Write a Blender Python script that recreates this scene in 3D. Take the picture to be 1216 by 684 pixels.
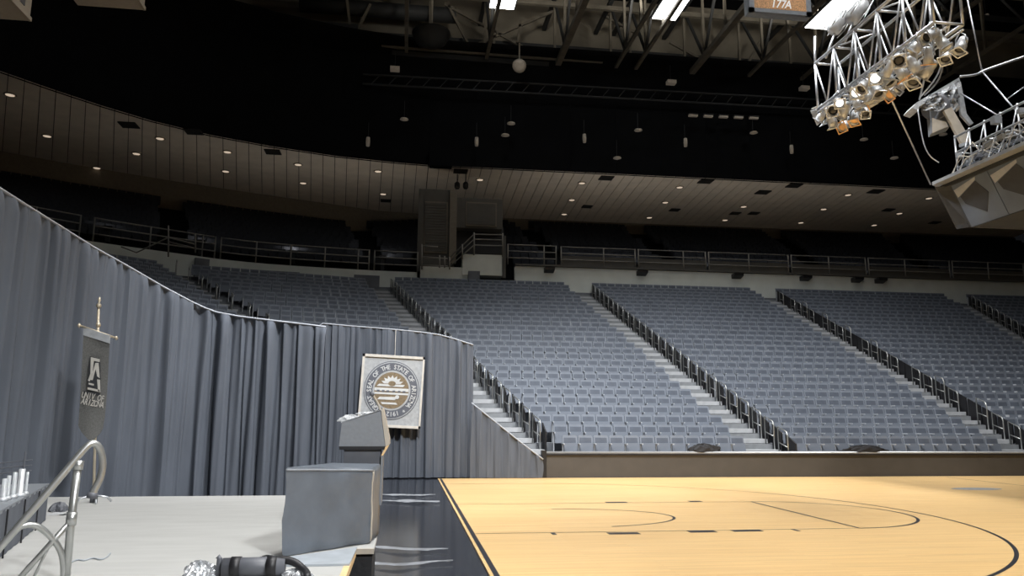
import bpy, bmesh, math, random
import numpy as np
from mathutils import Matrix, Vector
random.seed(7)
for o in list(bpy.data.objects): bpy.data.objects.remove(o)
SC = bpy.context.scene
COL = SC.collection

# ------------------------------------------------------------------ camera
F, YAW, PIT, ROL = 909.3, .136, .168, .006
CAM = np.array([-.955, -12.83, 1.587])
_cy, _sy = math.cos(YAW), math.sin(YAW)
FW = np.array([_sy*math.cos(PIT), _cy*math.cos(PIT), math.sin(PIT)])
_r = np.array([_cy, -_sy, 0.]); _u = np.cross(_r, FW)
RT = math.cos(ROL)*_r + math.sin(ROL)*_u
UP = -math.sin(ROL)*_r + math.cos(ROL)*_u
cd = bpy.data.cameras.new('camera'); cam = bpy.data.objects.new('camera', cd); COL.objects.link(cam)
cd.sensor_width = 36; cd.lens = F/1216*36; cd.clip_end = 400
m = Matrix.Identity(4)
for i in range(3):
    m[i][0], m[i][1], m[i][2], m[i][3] = RT[i], UP[i], -FW[i], CAM[i]
cam.matrix_world = m
SC.camera = cam

def ray(px, py): return FW*F + RT*(px-608) - UP*(py-342)
def ony(px, py, Y): d = ray(px, py); return CAM + d*((Y-CAM[1])/d[1])
def onz(px, py, Z): d = ray(px, py); return CAM + d*((Z-CAM[2])/d[2])
def onpl(px, py, n, pt):
    d = ray(px, py); n = np.array(n, float); return CAM + d*((n@(np.array(pt)-CAM))/(n@d))
def ondist(px, py, D): d = ray(px, py); return CAM + d*(D/math.hypot(d[0], d[1]))
def proj(P):
    d = np.array(P)-CAM; z = d@FW
    return 608+F*(d@RT)/z, 342-F*(d@UP)/z

# ------------------------------------------------------------------ world, lights, exposure
W = bpy.data.worlds.new('world'); SC.world = W; W.use_nodes = True
W.node_tree.nodes['Background'].inputs[0].default_value = (.55, .6, .7, 1)
W.node_tree.nodes['Background'].inputs[1].default_value = .008
SC.view_settings.view_transform = 'Standard'; SC.view_settings.look = 'None'
SC.view_settings.gamma = 1; SC.view_settings.use_curve_mapping = False
SC.view_settings.exposure = 0.0

PANELS = [  # x, y centre, power of the ceiling panels (z = 24), the first three are in view
    (3.7, 24.4, 30), (12.95, 24.2, 25), (22.0, 23.9, 15),
    (-5.0, 13.0, 20), (3.7, 13.0, 30), (14.5, 11.0, 550),
    (-5.0, 2.0, 120), (3.7, -2.5, 1450), (12.95, -1.0, 1050),
    (-5.0, -9.0, 220), (3.7, -9.0, 1500), (12.95, -9.0, 700)]
def area(name, loc, size, sizey, power, color, target=None, spread=math.pi):
    L = bpy.data.lights.new(name, 'AREA'); L.shape = 'RECTANGLE'; L.size = size; L.size_y = sizey
    L.energy = power; L.color = color; L.spread = spread
    o = bpy.data.objects.new(name, L); COL.objects.link(o); o.location = loc
    if target is not None:
        o.rotation_euler = (Vector(target)-Vector(loc)).to_track_quat('-Z', 'Y').to_euler()
    return o
for x, y, p in PANELS:
    area('ceiling_panel_light', (x, y, 23.90), 1.3, 3.4, p, (1., .99, .975), None, math.radians(115))
    area('added_roof_uplight', (x, y, 24.13), 1.2, 3.0, 900 if y > 20 else 150, (1., .93, .82), (x, y+.01, 31))  # added upward light, brightens the roof trusses and drum wall

def spot(name, loc, target, power, deg, blend, radius, color):
    L = bpy.data.lights.new(name, 'SPOT'); L.energy = power; L.color = color
    L.spot_size = math.radians(deg); L.spot_blend = blend; L.shadow_soft_size = radius
    o = bpy.data.objects.new(name, L); COL.objects.link(o); o.location = loc
    o.rotation_euler = (Vector(target)-Vector(loc)).to_track_quat('-Z', 'Y').to_euler(); return o
# added spotlights without fixtures, aimed to brighten seats, curtain and stage
spot('added_seat_spot', (6.2, 3.2, 13.5), (10.6, 13.0, .5), 10200, 106, 1.0, .5, (.97, .985, 1.))
spot('added_curtain_spot', (0.0, -2.0, 13.0), (-1.5, 8.2, .7), 10800, 86, 1.0, .5, (.97, .985, 1.))
spot('added_stage_spot', (3.0, -14.0, 8.0), (-2.5, -4.0, .8), 6000, 44, 1.0, .5, (.97, .985, 1.))

# ------------------------------------------------------------------ materials
def mat(name, col, rough=.6, metal=0., var=.10, scale=6., bump=0., emit=None, stretch=None, spec=None, alpha=None):
    M = bpy.data.materials.new(name); M.use_nodes = True
    nt = M.node_tree; b = nt.nodes['Principled BSDF']
    b.inputs['Roughness'].default_value = rough; b.inputs['Metallic'].default_value = metal
    if spec is not None: b.inputs['Specular IOR Level'].default_value = spec
    tc = nt.nodes.new('ShaderNodeTexCoord'); mp = nt.nodes.new('ShaderNodeMapping')
    nt.links.new(tc.outputs['Object'], mp.inputs[0])
    if stretch: mp.inputs['Scale'].default_value = stretch
    n = nt.nodes.new('ShaderNodeTexNoise'); n.inputs['Scale'].default_value = scale; n.inputs['Detail'].default_value = 4
    nt.links.new(mp.outputs[0], n.inputs['Vector'])
    r = nt.nodes.new('ShaderNodeValToRGB')
    r.color_ramp.elements[0].position = .3; r.color_ramp.elements[1].position = .7
    r.color_ramp.elements[0].color = [c*(1-var) for c in col]+[1]
    r.color_ramp.elements[1].color = [min(1, c*(1+var)) for c in col]+[1]
    nt.links.new(n.outputs['Fac'], r.inputs[0]); nt.links.new(r.outputs[0], b.inputs['Base Color'])
    if bump:
        bp = nt.nodes.new('ShaderNodeBump'); bp.inputs['Strength'].default_value = bump; bp.inputs['Distance'].default_value = .02
        nt.links.new(n.outputs['Fac'], bp.inputs['Height']); nt.links.new(bp.outputs[0], b.inputs['Normal'])
    if emit:
        b.inputs['Emission Color'].default_value = list(emit[:3])+[1]; b.inputs['Emission Strength'].default_value = emit[3]
    if alpha is not None: b.inputs['Alpha'].default_value = alpha
    return M
def wood_mat():
    M = bpy.data.materials.new('maple_court'); M.use_nodes = True
    nt = M.node_tree; b = nt.nodes['Principled BSDF']; L = nt.links
    tc = nt.nodes.new('ShaderNodeTexCoord')
    br = nt.nodes.new('ShaderNodeTexBrick'); br.offset = .37
    br.inputs['Scale'].default_value = 1; br.inputs['Brick Width'].default_value = 1.9; br.inputs['Row Height'].default_value = .06
    br.inputs['Mortar Size'].default_value = .0012; br.inputs['Bias'].default_value = 0
    br.inputs['Color1'].default_value = (.82, .56, .26, 1); br.inputs['Color2'].default_value = (.75, .49, .21, 1)
    br.inputs['Mortar'].default_value = (.5, .31, .13, 1)
    L.new(tc.outputs['Object'], br.inputs['Vector'])
    mp = nt.nodes.new('ShaderNodeMapping'); mp.inputs['Scale'].default_value = (.5, 9, 1)
    L.new(tc.outputs['Object'], mp.inputs[0])
    n = nt.nodes.new('ShaderNodeTexNoise'); n.inputs['Scale'].default_value = 1.6; n.inputs['Detail'].default_value = 6
    L.new(mp.outputs[0], n.inputs['Vector'])
    r = nt.nodes.new('ShaderNodeValToRGB'); r.color_ramp.elements[0].position = .3; r.color_ramp.elements[1].position = .72
    r.color_ramp.elements[0].color = (.86, .86, .86, 1); r.color_ramp.elements[1].color = (1.06, 1.06, 1.06, 1)
    L.new(n.outputs['Fac'], r.inputs[0])
    mx = nt.nodes.new('ShaderNodeMix'); mx.data_type = 'RGBA'; mx.blend_type = 'MULTIPLY'; mx.inputs['Factor'].default_value = 1
    L.new(br.outputs['Color'], mx.inputs['A']); L.new(r.outputs[0], mx.inputs['B']); L.new(mx.outputs['Result'], b.inputs['Base Color'])
    b.inputs['Roughness'].default_value = .30; b.inputs['Specular IOR Level'].default_value = .5
    return M
WOOD = wood_mat()
BLACKFLOOR = mat('black_gloss_floor', (.018, .020, .026), .14, var=.15, scale=2, spec=.14)
STAGE = mat('grey_stage_deck', (.405, .405, .39), .55, var=.06, scale=1.6, bump=.02, stretch=(1, 4, 1))
PAINT = mat('court_line_paint', (.022, .024, .030), .35, var=.05)
FADED = mat('faded_line_paint', (.25, .15, .075), .35, var=.1)
GREYMARK = mat('grey_floor_mark', (.30, .30, .30), .4, var=.25, scale=12)
EDGEWOOD = mat('pale_wood_edge', (.72, .50, .26), .5)
DRAPE = mat('grey_drape', (.086, .098, .121), .88, var=.10, scale=3, stretch=(1, 1, .25))
HEM = mat('drape_hem', (.33, .35, .39), .8)
SEAT = mat('seat_grey_plastic', (.140, .158, .190), .62, spec=.25, var=.10, scale=3)
SEAT2 = mat('seat_grey_back', (.166, .187, .222), .62, spec=.25, var=.12, scale=3)
INSET = mat('seat_inset_panel', (.088, .101, .127), .6, spec=.25, var=.14, scale=3)
ARM = mat('seat_arm_pale', (.36, .38, .41), .45, var=.1)
BLK = mat('black_plastic', (.010, .010, .012), .5)
BLKCLOTH = mat('black_crumpled_cloth', (.014, .014, .016), .8, bump=.4, scale=14)
CONC = mat('grey_concrete', (.13, .14, .155), .8, var=.15, scale=2)
STEPD = mat('dark_concrete_step', (.17, .18, .19), .8, var=.2, scale=4)  # darker grey for the half steps between the pale ones
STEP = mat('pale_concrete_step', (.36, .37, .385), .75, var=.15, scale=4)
STEEL = mat('brushed_rail_steel', (.45, .46, .45), .35, .8, var=.08)
RAILP = mat('painted_rail', (.24, .23, .21), .5, .3, var=.1)
WALLTAUPE = mat('taupe_dasher_panel', (.062, .056, .050), .6, var=.08, scale=3)
WALLCAP = mat('dasher_cap_metal', (.42, .42, .42), .35, .5, var=.06)
PARAPET = mat('white_parapet', (.62, .65, .61), .8, var=.06, scale=1.5)
TANPANEL = mat('tan_rail_panel', (.070, .066, .057), .7, var=.12, scale=2)
SOFFIT = mat('soffit_tile', (.70, .64, .56), .85, var=.07, scale=1.2)
SOFFITB = mat('soffit_joint_backing', (.05, .045, .04), .9)
BACKWALL = mat('brown_back_wall', (.16, .14, .11), .85, var=.1)
ROOFBLK = mat('black_roof', (.004, .0042, .005), .9, var=.2, spec=.08)
FASCIA = mat('black_fascia', (.0045, .0052, .0066), .8, var=.25, scale=.6, spec=.08)
ROOFBROWN = mat('brown_roof_wall', (.17, .155, .125), .9, var=.2, scale=.5)
BEAM = mat('painted_roof_steel', (.11, .10, .08), .7, var=.2, scale=2)
BEAMD = mat('dark_roof_steel', (.018, .02, .022), .7, var=.2, scale=2)
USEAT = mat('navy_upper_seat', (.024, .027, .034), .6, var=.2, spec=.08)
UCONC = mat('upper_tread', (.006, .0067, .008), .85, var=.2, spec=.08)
LAMPGLOW = mat('warm_downlight', (.8, .7, .6), .5, emit=(1., .80, .62, .5))
DULLLAMP = mat('unlit_lamp_glass', (.42, .38, .32), .4, emit=(1., .85, .7, .03))
VENT = mat('dark_vent', (.012, .011, .010), .8)
PANELGLOW = mat('bright_ceiling_panel', (1, 1, 1), .5, emit=(1., .99, .97, 9.))
ALU = mat('truss_aluminium', (.55, .57, .60), .38, .75, var=.1)
ALUW = mat('pale_lamp_can', (.52, .54, .56), .4, .35, var=.2, scale=8)
LENSW = mat('lit_lens', (.9, .9, .9), .2, emit=(1, .98, .95, 1.6))
LENSO = mat('amber_gel', (.72, .38, .12), .3, emit=(1, .55, .2, .10))
LENSD = mat('dark_lens', (.02, .02, .022), .15)
VINYL = mat('grey_vinyl_cover', (.112, .130, .155), .42, var=.10, scale=5, bump=.25)
LECT = mat('lectern_grey_laminate', (.185, .20, .22), .5, var=.06, scale=30)
LECTD = mat('lectern_dark_grey', (.095, .10, .115), .5)
BEIGE = mat('beige_edge', (.42, .38, .32), .55)
PAPER = mat('white_paper', (.42, .43, .44), .8, bump=.3, scale=25)
MATGREY = mat('pale_vinyl_mat', (.33, .36, .39), .45, var=.12, scale=5)
PALESTRIP = mat('pale_strip', (.34, .36, .39), .4, var=.3, scale=7, alpha=.6)  # translucent pale grey of the floor strips
FOIL = mat('silver_film', (.62, .64, .66), .25, .7, var=.25, scale=20, bump=.6)
SIGNPALE = mat('sign_pale_panel', (.36, .38, .40), .6, var=.14, scale=14)
SIGNFRAME = mat('sign_pale_frame', (.56, .54, .50), .55, var=.1)
SIGNNAVY = mat('sign_ring_slate', (.10, .11, .135), .6)
SIGNGOLD = mat('sign_brown_gold', (.19, .145, .09), .6, var=.25, scale=22)
SIGNLET = mat('sign_pale_letter', (.55, .57, .58), .6)
BANNER = mat('banner_cloth', (.125, .125, .120), .85, var=.22, scale=60)
BANNERD = mat('banner_letter_ground', (.03, .032, .036), .8)  # dark printed ground behind the pale letters
BANNERL = mat('banner_pale_letter', (.50, .48, .44), .7)
BRASS = mat('pale_brass', (.50, .44, .34), .4, .5)
ORANGE = mat('orange_display', (.48, .27, .13), .6, var=.55, scale=30, emit=(1., .55, .25, .12))
SIGNBOX = mat('grey_sign_box', (.30, .34, .40), .5, .2)
WHITELET = mat('white_letter', (.8, .8, .8), .5, emit=(1, 1, 1, .35))
CLOTHT = mat('grey_table_cloth', (.095, .105, .125), .85, var=.1)
GLASSY = mat('clear_glass', (.55, .58, .60), .1, var=.05, alpha=.55)
SKIRT = mat('grey_scrim', (.098, .122, .165), .7, var=.12, scale=2)
SKIRTD = mat('dark_scrim_opening', (.035, .039, .047), .8)
BEIGEBOX = mat('beige_speaker_shell', (.36, .33, .28), .6, var=.06)

# ------------------------------------------------------------------ mesh builder
class MB:
    def __init__(s): s.v = []; s.f = []; s.mi = []; s.cur = 0
    def add(s, vs, fs):
        b = len(s.v); s.v += [tuple(map(float, v)) for v in vs]
        s.f += [tuple(b+i for i in f) for f in fs]; s.mi += [s.cur]*len(fs); return s
    def box(s, c, d, rz=0, M=None):
        hx, hy, hz = d[0]/2, d[1]/2, d[2]/2
        P = [(x, y, z) for z in (-hz, hz) for y in (-hy, hy) for x in (-hx, hx)]
        if M is not None: P = [tuple(M @ Vector(p)) for p in P]
        elif rz:
            cs, sn = math.cos(rz), math.sin(rz); P = [(x*cs-y*sn, x*sn+y*cs, z) for x, y, z in P]
        P = [(x+c[0], y+c[1], z+c[2]) for x, y, z in P]
        return s.add(P, [(0,2,3,1),(4,5,7,6),(0,1,5,4),(2,6,7,3),(0,4,6,2),(1,3,7,5)])
    def prism(s, poly, z0, z1):
        n = len(poly); z0f = z0 if callable(z0) else (lambda i: z0); z1f = z1 if callable(z1) else (lambda i: z1)
        P = [(p[0], p[1], z0f(i)) for i, p in enumerate(poly)] + [(p[0], p[1], z1f(i)) for i, p in enumerate(poly)]
        Fs = [tuple(range(n-1, -1, -1)), tuple(range(n, 2*n))] + [(i, (i+1) % n, n+(i+1) % n, n+i) for i in range(n)]
        return s.add(P, Fs)
    def extr(s, poly, d):            # a 3D polygon extruded along vector d
        n = len(poly); d = np.array(d, float)
        P = [tuple(p) for p in poly] + [tuple(np.array(p)+d) for p in poly]
        return s.add(P, [tuple(range(n-1, -1, -1)), tuple(range(n, 2*n))] + [(i, (i+1) % n, n+(i+1) % n, n+i) for i in range(n)])
    def path(s, pts, r, n=8, closed=False, r1=None):
        pts = [Vector(p) for p in pts]; b = len(s.v); K = len(pts); nrm = None
        for i, p in enumerate(pts):
            t = (pts[min(i+1, K-1)]-pts[max(i-1, 0)]).normalized()
            if nrm is None: nrm = t.orthogonal().normalized()
            else:
                nrm = nrm - t*nrm.dot(t)
                nrm = nrm.normalized() if nrm.length > 1e-6 else t.orthogonal().normalized()
            bn = t.cross(nrm); rr = r if r1 is None else r+(r1-r)*i/(K-1)
            for k in range(n):
                a = 2*math.pi*k/n; s.v.append(tuple(p+nrm*rr*math.cos(a)+bn*rr*math.sin(a)))
        for i in range(K-1):
            for k in range(n):
                s.f.append((b+i*n+k, b+i*n+(k+1) % n, b+(i+1)*n+(k+1) % n, b+(i+1)*n+k)); s.mi.append(s.cur)
        s.f.append(tuple(b+k for k in range(n-1, -1, -1))); s.f.append(tuple(b+(K-1)*n+k for k in range(n))); s.mi += [s.cur]*2
        return s
    def lathe(s, prof, c, n=16, M=None):
        P = []; K = len(prof)
        for r, z in prof:
            for k in range(n):
                a = 2*math.pi*k/n; p = Vector((r*math.cos(a), r*math.sin(a), z))
                if M is not None: p = M @ p
                P.append((p[0]+c[0], p[1]+c[1], p[2]+c[2]))
        Fs = [(i*n+k, i*n+(k+1) % n, (i+1)*n+(k+1) % n, (i+1)*n+k) for i in range(K-1) for k in range(n)]
        Fs += [tuple(range(n-1, -1, -1)), tuple((K-1)*n+k for k in range(n))]
        return s.add(P, Fs)
    def grid(s, rows):
        K = len(rows[0]); P = [p for r in rows for p in r]
        return s.add(P, [(i*K+k, i*K+k+1, (i+1)*K+k+1, (i+1)*K+k) for i in range(len(rows)-1) for k in range(K-1)])
    def mesh(s, name, mats, org=(0, 0, 0), smooth=False):
        me = bpy.data.meshes.new(name)
        me.from_pydata([(x-org[0], y-org[1], z-org[2]) for x, y, z in s.v], [], s.f)
        for q in (mats if isinstance(mats, (list, tuple)) else [mats]): me.materials.append(q)
        if isinstance(mats, (list, tuple)): me.polygons.foreach_set('material_index', s.mi)
        me.polygons.foreach_set('use_smooth', [smooth]*len(me.polygons)); me.update(); return me
    def build(s, name, mats, parent=None, smooth=False, org=None):
        if parent is not None: org = parent['_o'] if '_o' in parent else (0, 0, 0)
        elif org is None: org = (0, 0, 0)
        o = bpy.data.objects.new(name, s.mesh(name, mats, org, smooth)); COL.objects.link(o)
        if parent is not None: o.parent = parent
        else: o.location = org
        o['_o'] = list(org)
        return o
def tag(o, label=None, cat=None, group=None, kind=None):
    for k, v in (('label', label), ('category', cat), ('group', group), ('kind', kind)):
        if v: o[k] = v
    return o
def thing(name, loc, label, cat, group=None):
    o = bpy.data.objects.new(name, None); COL.objects.link(o); o.location = tuple(map(float, loc)); o.empty_display_size = .1
    o['_o'] = [float(c) for c in loc]
    return tag(o, label, cat, group)
def link_child(name, me, parent, loc=(0, 0, 0), rz=0):
    o = bpy.data.objects.new(name, me); COL.objects.link(o); o.parent = parent; o.location = loc; o.rotation_euler = (0, 0, rz); return o
ORD = ['first','second','third','fourth','fifth','sixth','seventh','eighth','ninth','tenth','eleventh','twelfth','thirteenth','fourteenth','fifteenth','sixteenth','seventeenth','eighteenth','nineteenth','twentieth','twenty-first','twenty-second','twenty-third','twenty-fourth','twenty-fifth','twenty-sixth','twenty-seventh','twenty-eighth','twenty-ninth','thirtieth']
def arc_pts(cx, cy, a, b, t0, t1, n): return [(cx+a*math.cos(t0+(t1-t0)*i/n), cy+b*math.sin(t0+(t1-t0)*i/n)) for i in range(n+1)]
def resample(P, ds):
    P = [np.array(p, float) for p in P]; L = [0]
    for a, b in zip(P, P[1:]): L.append(L[-1]+np.linalg.norm((b-a)[:2]))
    n = max(2, int(L[-1]/ds)); out = []
    A = np.array(P)
    for t in np.linspace(0, L[-1], n+1): out.append(np.array([np.interp(t, L, A[:, k]) for k in range(A.shape[1])]))
    return out
def smooth_poly(P, it=2):
    P = [np.array(p, float) for p in P]
    for _ in range(it):
        Q = [P[0]]
        for a, b in zip(P, P[1:]): Q += [.75*a+.25*b, .25*a+.75*b]
        P = Q+[P[-1]]
    return P

# ------------------------------------------------------------------ text
_gl = {}
def glyph(ch, shear=0):
    if (ch, shear) not in _gl:
        c = bpy.data.curves.new('t', 'FONT'); c.body = ch; c.size = 1; c.extrude = .012; c.offset = .012; c.shear = shear; c.align_x = 'CENTER'; c.resolution_u = 2
        o = bpy.data.objects.new('t', c); COL.objects.link(o)
        bpy.context.view_layer.update()
        me = bpy.data.meshes.new_from_object(o.evaluated_get(bpy.context.evaluated_depsgraph_get()))
        _gl[(ch, shear)] = ([tuple(v.co) for v in me.vertices], [tuple(p.vertices) for p in me.polygons])
        bpy.data.objects.remove(o); bpy.data.meshes.remove(me)
    return _gl[(ch, shear)]
def put_text(mb, s, org, ux, uy, size, sx=.62, shear=0, gw=1.0):      # text centred at org, on the plane ux,uy
    ux = np.array(ux, float); uy = np.array(uy, float); un = np.cross(ux, uy); org = np.array(org, float)
    for i, ch in enumerate(s):
        if ch == ' ': continue
        V, Fc = glyph(ch, shear); x0 = (i-(len(s)-1)/2)*sx*size
        mb.add([tuple(org+ux*(x0+v[0]*size*gw)+uy*(v[1]*size)+un*(v[2]*size)) for v in V], Fc)

# ================================================================== FLOORS
o = MB().box((12, 8, -.06), (110, 110, .08)).build('floor', BLACKFLOOR); tag(o, 'dark glossy arena floor beneath the court and the stage', None, None, 'structure')
court = MB().prism([(-.05, -22), (34, -22), (34, 7.98), (-.05, 7.98)], -.02, 0).build('floor_court', WOOD)
tag(court, 'pale maple basketball court with dark lines', None, None, 'structure')
def strip(name, pts, w, M=PAINT, z=.002):
    P = [np.array(p[:2], float) for p in pts]; A = []; B = []
    for i, p in enumerate(P):
        t = P[min(i+1, len(P)-1)]-P[max(i-1, 0)]; t /= np.linalg.norm(t); nn = np.array([-t[1], t[0]])
        A.append((*(p+nn*w/2), z)); B.append((*(p-nn*w/2), z))
    return MB().grid([A, B]).build(name, M, court)
strip('court_line', [(.02, -22), (.02, 7.9)], .06)                                  # baseline
strip('court_line', [(.05, -1.83), (5.79, -1.83)], .026); strip('court_line', [(.05, 1.83), (5.79, 1.83)], .026)
strip('court_line', [(5.79, -1.83), (5.79, 1.83)], .05)
strip('court_line', arc_pts(5.79, 0, 1.83, 1.83, -math.pi/2, math.pi/2, 48), .05)
strip('court_line', arc_pts(1.66, -.2, 1.80, 1.15, -1.30, 1.57, 40), .045)
strip('court_line', [(.05, -6.32), (1.6, -6.32)]+arc_pts(1.6, 0, 6.32, 6.32, -math.pi/2, .62, 60), .05)
strip('faded_court_line', arc_pts(1.6, 0, 6.32, 6.32, .62, math.pi/2, 40)+[(.05, 6.32)], .04, FADED)
strip('court_line', [(.05, 7.62), (34, 7.62)], .03, FADED)
strip('court_line', [(14.33, -22), (14.33, 7.6)], .05)
for (a, b, y) in ((1.9, 2.35, -2.0), (3.10, 3.50, -1.93), (3.76, 4.20, -1.91), (2.9, 3.32, 1.92), (4.58, 4.83, 1.98)):
    MB().prism([(a, y-.085), (b, y-.085), (b, y+.085), (a, y+.085)], .0005, .003).build('lane_block', PAINT, court)
for x in (1.14, 4.72): MB().prism([(x-.03, -2.03), (x+.03, -2.03), (x+.03, -1.84), (x-.03, -1.84)], .0005, .003).build('lane_tick', PAINT, court)
MB().prism(arc_pts(12.45, 4.1, .62, .30, 0, 2*math.pi*23/24, 23), .0005, .003).build('floor_mark', GREYMARK, court)

# stage
SZ = .4
SPOLY = [(-9.5, -16), (-1.40, -16), (-1.40, -5.42), (-1.20, -5.42), (-1.20, -4.60), (-1.40, -4.60), (-1.40, -.42), (-9.5, -.42)]
stage = MB().prism(SPOLY, SZ-.035, SZ).build('floor_stage', STAGE)
MB().prism([(x-.015, y-.0) for x, y in SPOLY], 0, SZ-.035).build('stage_skirt', BLKCLOTH, stage)
tag(stage, 'pale grey raised stage deck beside the basketball court', None, None, 'structure')
MB().box((-1.385, -10.7, SZ-.03), (.05, 10.5, .065)).build('edge_strip', EDGEWOOD, stage)
MB().box((-1.30, -5.43, SZ-.02), (.20, .04, .045)).build('edge_strip', BEIGE, stage)
MB().box((-5.5, -.40, SZ-.05), (8.2, .05, .08)).build('edge_strip', BLK, stage)  # black strip standing in for the shadow gap before the curtain

# ================================================================== LOWER STANDS
NR = 28
def Yk(k): return 8.34+.735*k
def Zk(k): return .288+.294*k
a1 = lambda Y: 2.55-(Y-8.4)*.2607
a2 = lambda Y: 9.45-(Y-8.4)*.0530
a3 = lambda Y: 17.45+(Y-8.4)*.0930
a4 = lambda Y: 23.80+(Y-8.4)*.3870
AW = .64      # half aisle width
treads = MB(); 
XL, XR = -6.0, 50.0
for k in range(NR+1):
    y0 = Yk(k)-.36+(.18 if k == 0 else 0); y1 = Yk(k)+.375+(.9 if k == NR else 0); z = Zk(k)
    x0 = a1(y0)-.9
    treads.prism([(x0, y0), (XR, y0), (XR, y1), (x0, y1)], z-.34 if k else 0, z)
o = treads.build('floor_stand_side', CONC); tag(o, 'stepped concrete treads of the lower stand', None, None, 'structure')
B1 = math.radians(16); B0 = math.radians(38)
d1 = np.array([-math.cos(B1), -math.sin(B1)]); n1 = np.array([-math.sin(B1), math.cos(B1)])
d0 = np.array([-math.cos(B0), -math.sin(B0)]); n0 = np.array([-math.sin(B0), math.cos(B0)])
S1LEN = lambda k: 7.2+.30*(k-17)
def H1(k): return np.array([a1(Yk(k)), Yk(k)])
def H0(k): return H1(k)+d1*S1LEN(k)
t1 = MB()
for k in range(7, 28):
    A = H1(k)+d1*.3; B = H0(k); z = Zk(k); e = 1.6 if k == 27 else 0
    t1.prism([tuple(B-n1*.36), tuple(A-n1*.36), tuple(A+n1*(.38+e)), tuple(B+n1*(.38+e))], z-.34, z)
    C = B+d0*11
    t1.prism([tuple(C-n0*.36), tuple(B-n0*.36), tuple(B+n0*(.38+e)), tuple(C+n0*(.38+e))], z-.34, z)
o = t1.build('floor_stand_corner', CONC); tag(o, 'stepped concrete treads of the corner stand behind the curtain', None, None, 'structure')

# seats -------------------------------------------------------------
SW = .445
seats = []            # (x, y, z, rz, section, row)
def fill(pa, pb, z, rz, sec, row, inset=.0):
    pa = np.array(pa); pb = np.array(pb); L = np.linalg.norm(pb-pa); n = int(L/SW)
    if n < 1: return
    u = (pb-pa)/L; off = (L-n*SW)/2
    for i in range(n):
        p = pa+u*(off+SW*(i+.5)); seats.append((p[0], p[1], z, rz, sec, row, i, n))
for k in range(NR):
    Y, z = Yk(k), Zk(k)
    fill((a1(Y)+AW+.1, Y), (a2(Y)-AW, Y), z, 0, 2, k)
    if k < 27 or True:
        fill((a2(Y)+AW, Y), (a3(Y)-AW, Y), z, 0, 3, k)
    fill((a3(Y)+AW, Y), (a4(Y)-AW, Y), z, 0, 4, k)
    fill((a4(Y)+AW, Y), (a4(Y)+AW+9, Y), z, 0, 5, k)
    if k >= 9 and k < 27:
        A = H1(k)+d1*(AW+.1); B = H0(k)-d1*AW
        fill(B, A, z, B1, 1, k)
        fill(H0(k)+d0*9, H0(k)+d0*AW, z, B0, 0, k)
def seat_back(): 
    w, z0, z1, c = .205, .40, .83, .04
    poly = [(-w, .13, z0), (w, .13, z0), (w, .20, z1-c), (w-c, .205, z1), (-w+c, .205, z1), (-w, .20, z1-c)]
    return MB().extr([(x, y-.04, z) for x, y, z in poly], (0, .045, 0))
def seat_pan():
    w = .195; c = .03
    poly = [(-w+c, -.02, .30), (w-c, -.02, .30), (w, -.02, .33), (w, .035, .59), (w-c, .04, .62), (-w+c, .04, .62), (-w, .035, .59), (-w, -.02, .33)]
    return MB().extr(poly, (0, .055, 0))
def seat_arm():
    return MB().box((-SW/2, .06, .30), (.026, .10, .60)).box((-SW/2, -.01, .60), (.034, .30, .03))
def seat_inset():
    return MB().extr([(-.165, .094, .50), (.165, .094, .50), (.165, .139, .765), (-.165, .139, .765)], (0, .02, 0))
ME_INS = seat_inset().mesh('inset_panel', INSET)
ME_BACK = seat_back().mesh('backrest', SEAT2); ME_PAN = seat_pan().mesh('seat', SEAT); ME_ARM = seat_arm().mesh('armrest', ARM)
def visible(s):
    x, y = proj((s[0], s[1], s[2]+.6))
    if not (-10 < x < 1226): return False
    if s[4] < 2: return False
    if x < 562: return y < 405
    if x < 646: return y < 480+(x-562)*.78
    return True
cand = sorted([s for s in seats if visible(s)], key=lambda s: (s[0]-CAM[0])**2+(s[1]-CAM[1])**2)
near = cand[:300]; nearset = set(near)
SECN = {2: 'curtain-side block', 3: 'middle block', 4: 'block beyond the second long stair'}
SEND = {2: 'curtain corner stair', 3: 'bright middle stair', 4: 'second long stair'}
for s in near:
    t = thing('stadium_seat', s[:3], 'grey folding stadium seat, %s row up, %s from the %s' % (ORD[s[5]], ORD[s[6]], SEND[s[4]]), 'seat', '%s row of seats in the %s' % (ORD[s[5]], SECN[s[4]]))
    bk = link_child('backrest', ME_BACK, t); link_child('inset_panel', ME_INS, bk); link_child('seat', ME_PAN, t); link_child('armrest', ME_ARM, t)
far = MB(); rnd = random.Random(3)
for s in seats:
    if s in nearset: continue
    x, y, z, rz = s[:4]; cs, sn = math.cos(rz), math.sin(rz); T = rnd.uniform(-.012, .012)
    def q(lx, ly, lz): return (x+lx*cs-ly*sn, y+lx*sn+ly*cs, z+lz)
    bx = [(0,2,3,1),(4,5,7,6),(0,1,5,4),(2,6,7,3),(0,4,6,2),(1,3,7,5)]
    far.cur = 0; far.add([q(lx, ly+T+(.06 if lz > .5 else 0), lz) for lz in (.40, .83) for ly in (.09, .135) for lx in (-.205, .205)], bx)
    far.cur = 3; far.add([q(lx, ly+T+(.045 if lz > .6 else 0), lz) for lz in (.50, .765) for ly in (.094, .12) for lx in (-.165, .165)], bx)
    far.cur = 1; far.add([q(lx, ly+T+(.05 if lz > .5 else 0), lz) for lz in (.30, .62) for ly in (-.02, .035) for lx in (-.195, .195)], bx)
    far.cur = 2; far.add([q(-SW/2+lx, ly, lz) for lz in (.0, .615) for ly in (-.10, .11) for lx in (-.013, .013)], bx)
o = far.build('stadium_seat_rows', [SEAT2, SEAT, ARM, INSET]); tag(o, 'rows of grey folding stadium seats high up in the lower stand', 'seats', None, 'stuff')

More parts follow.
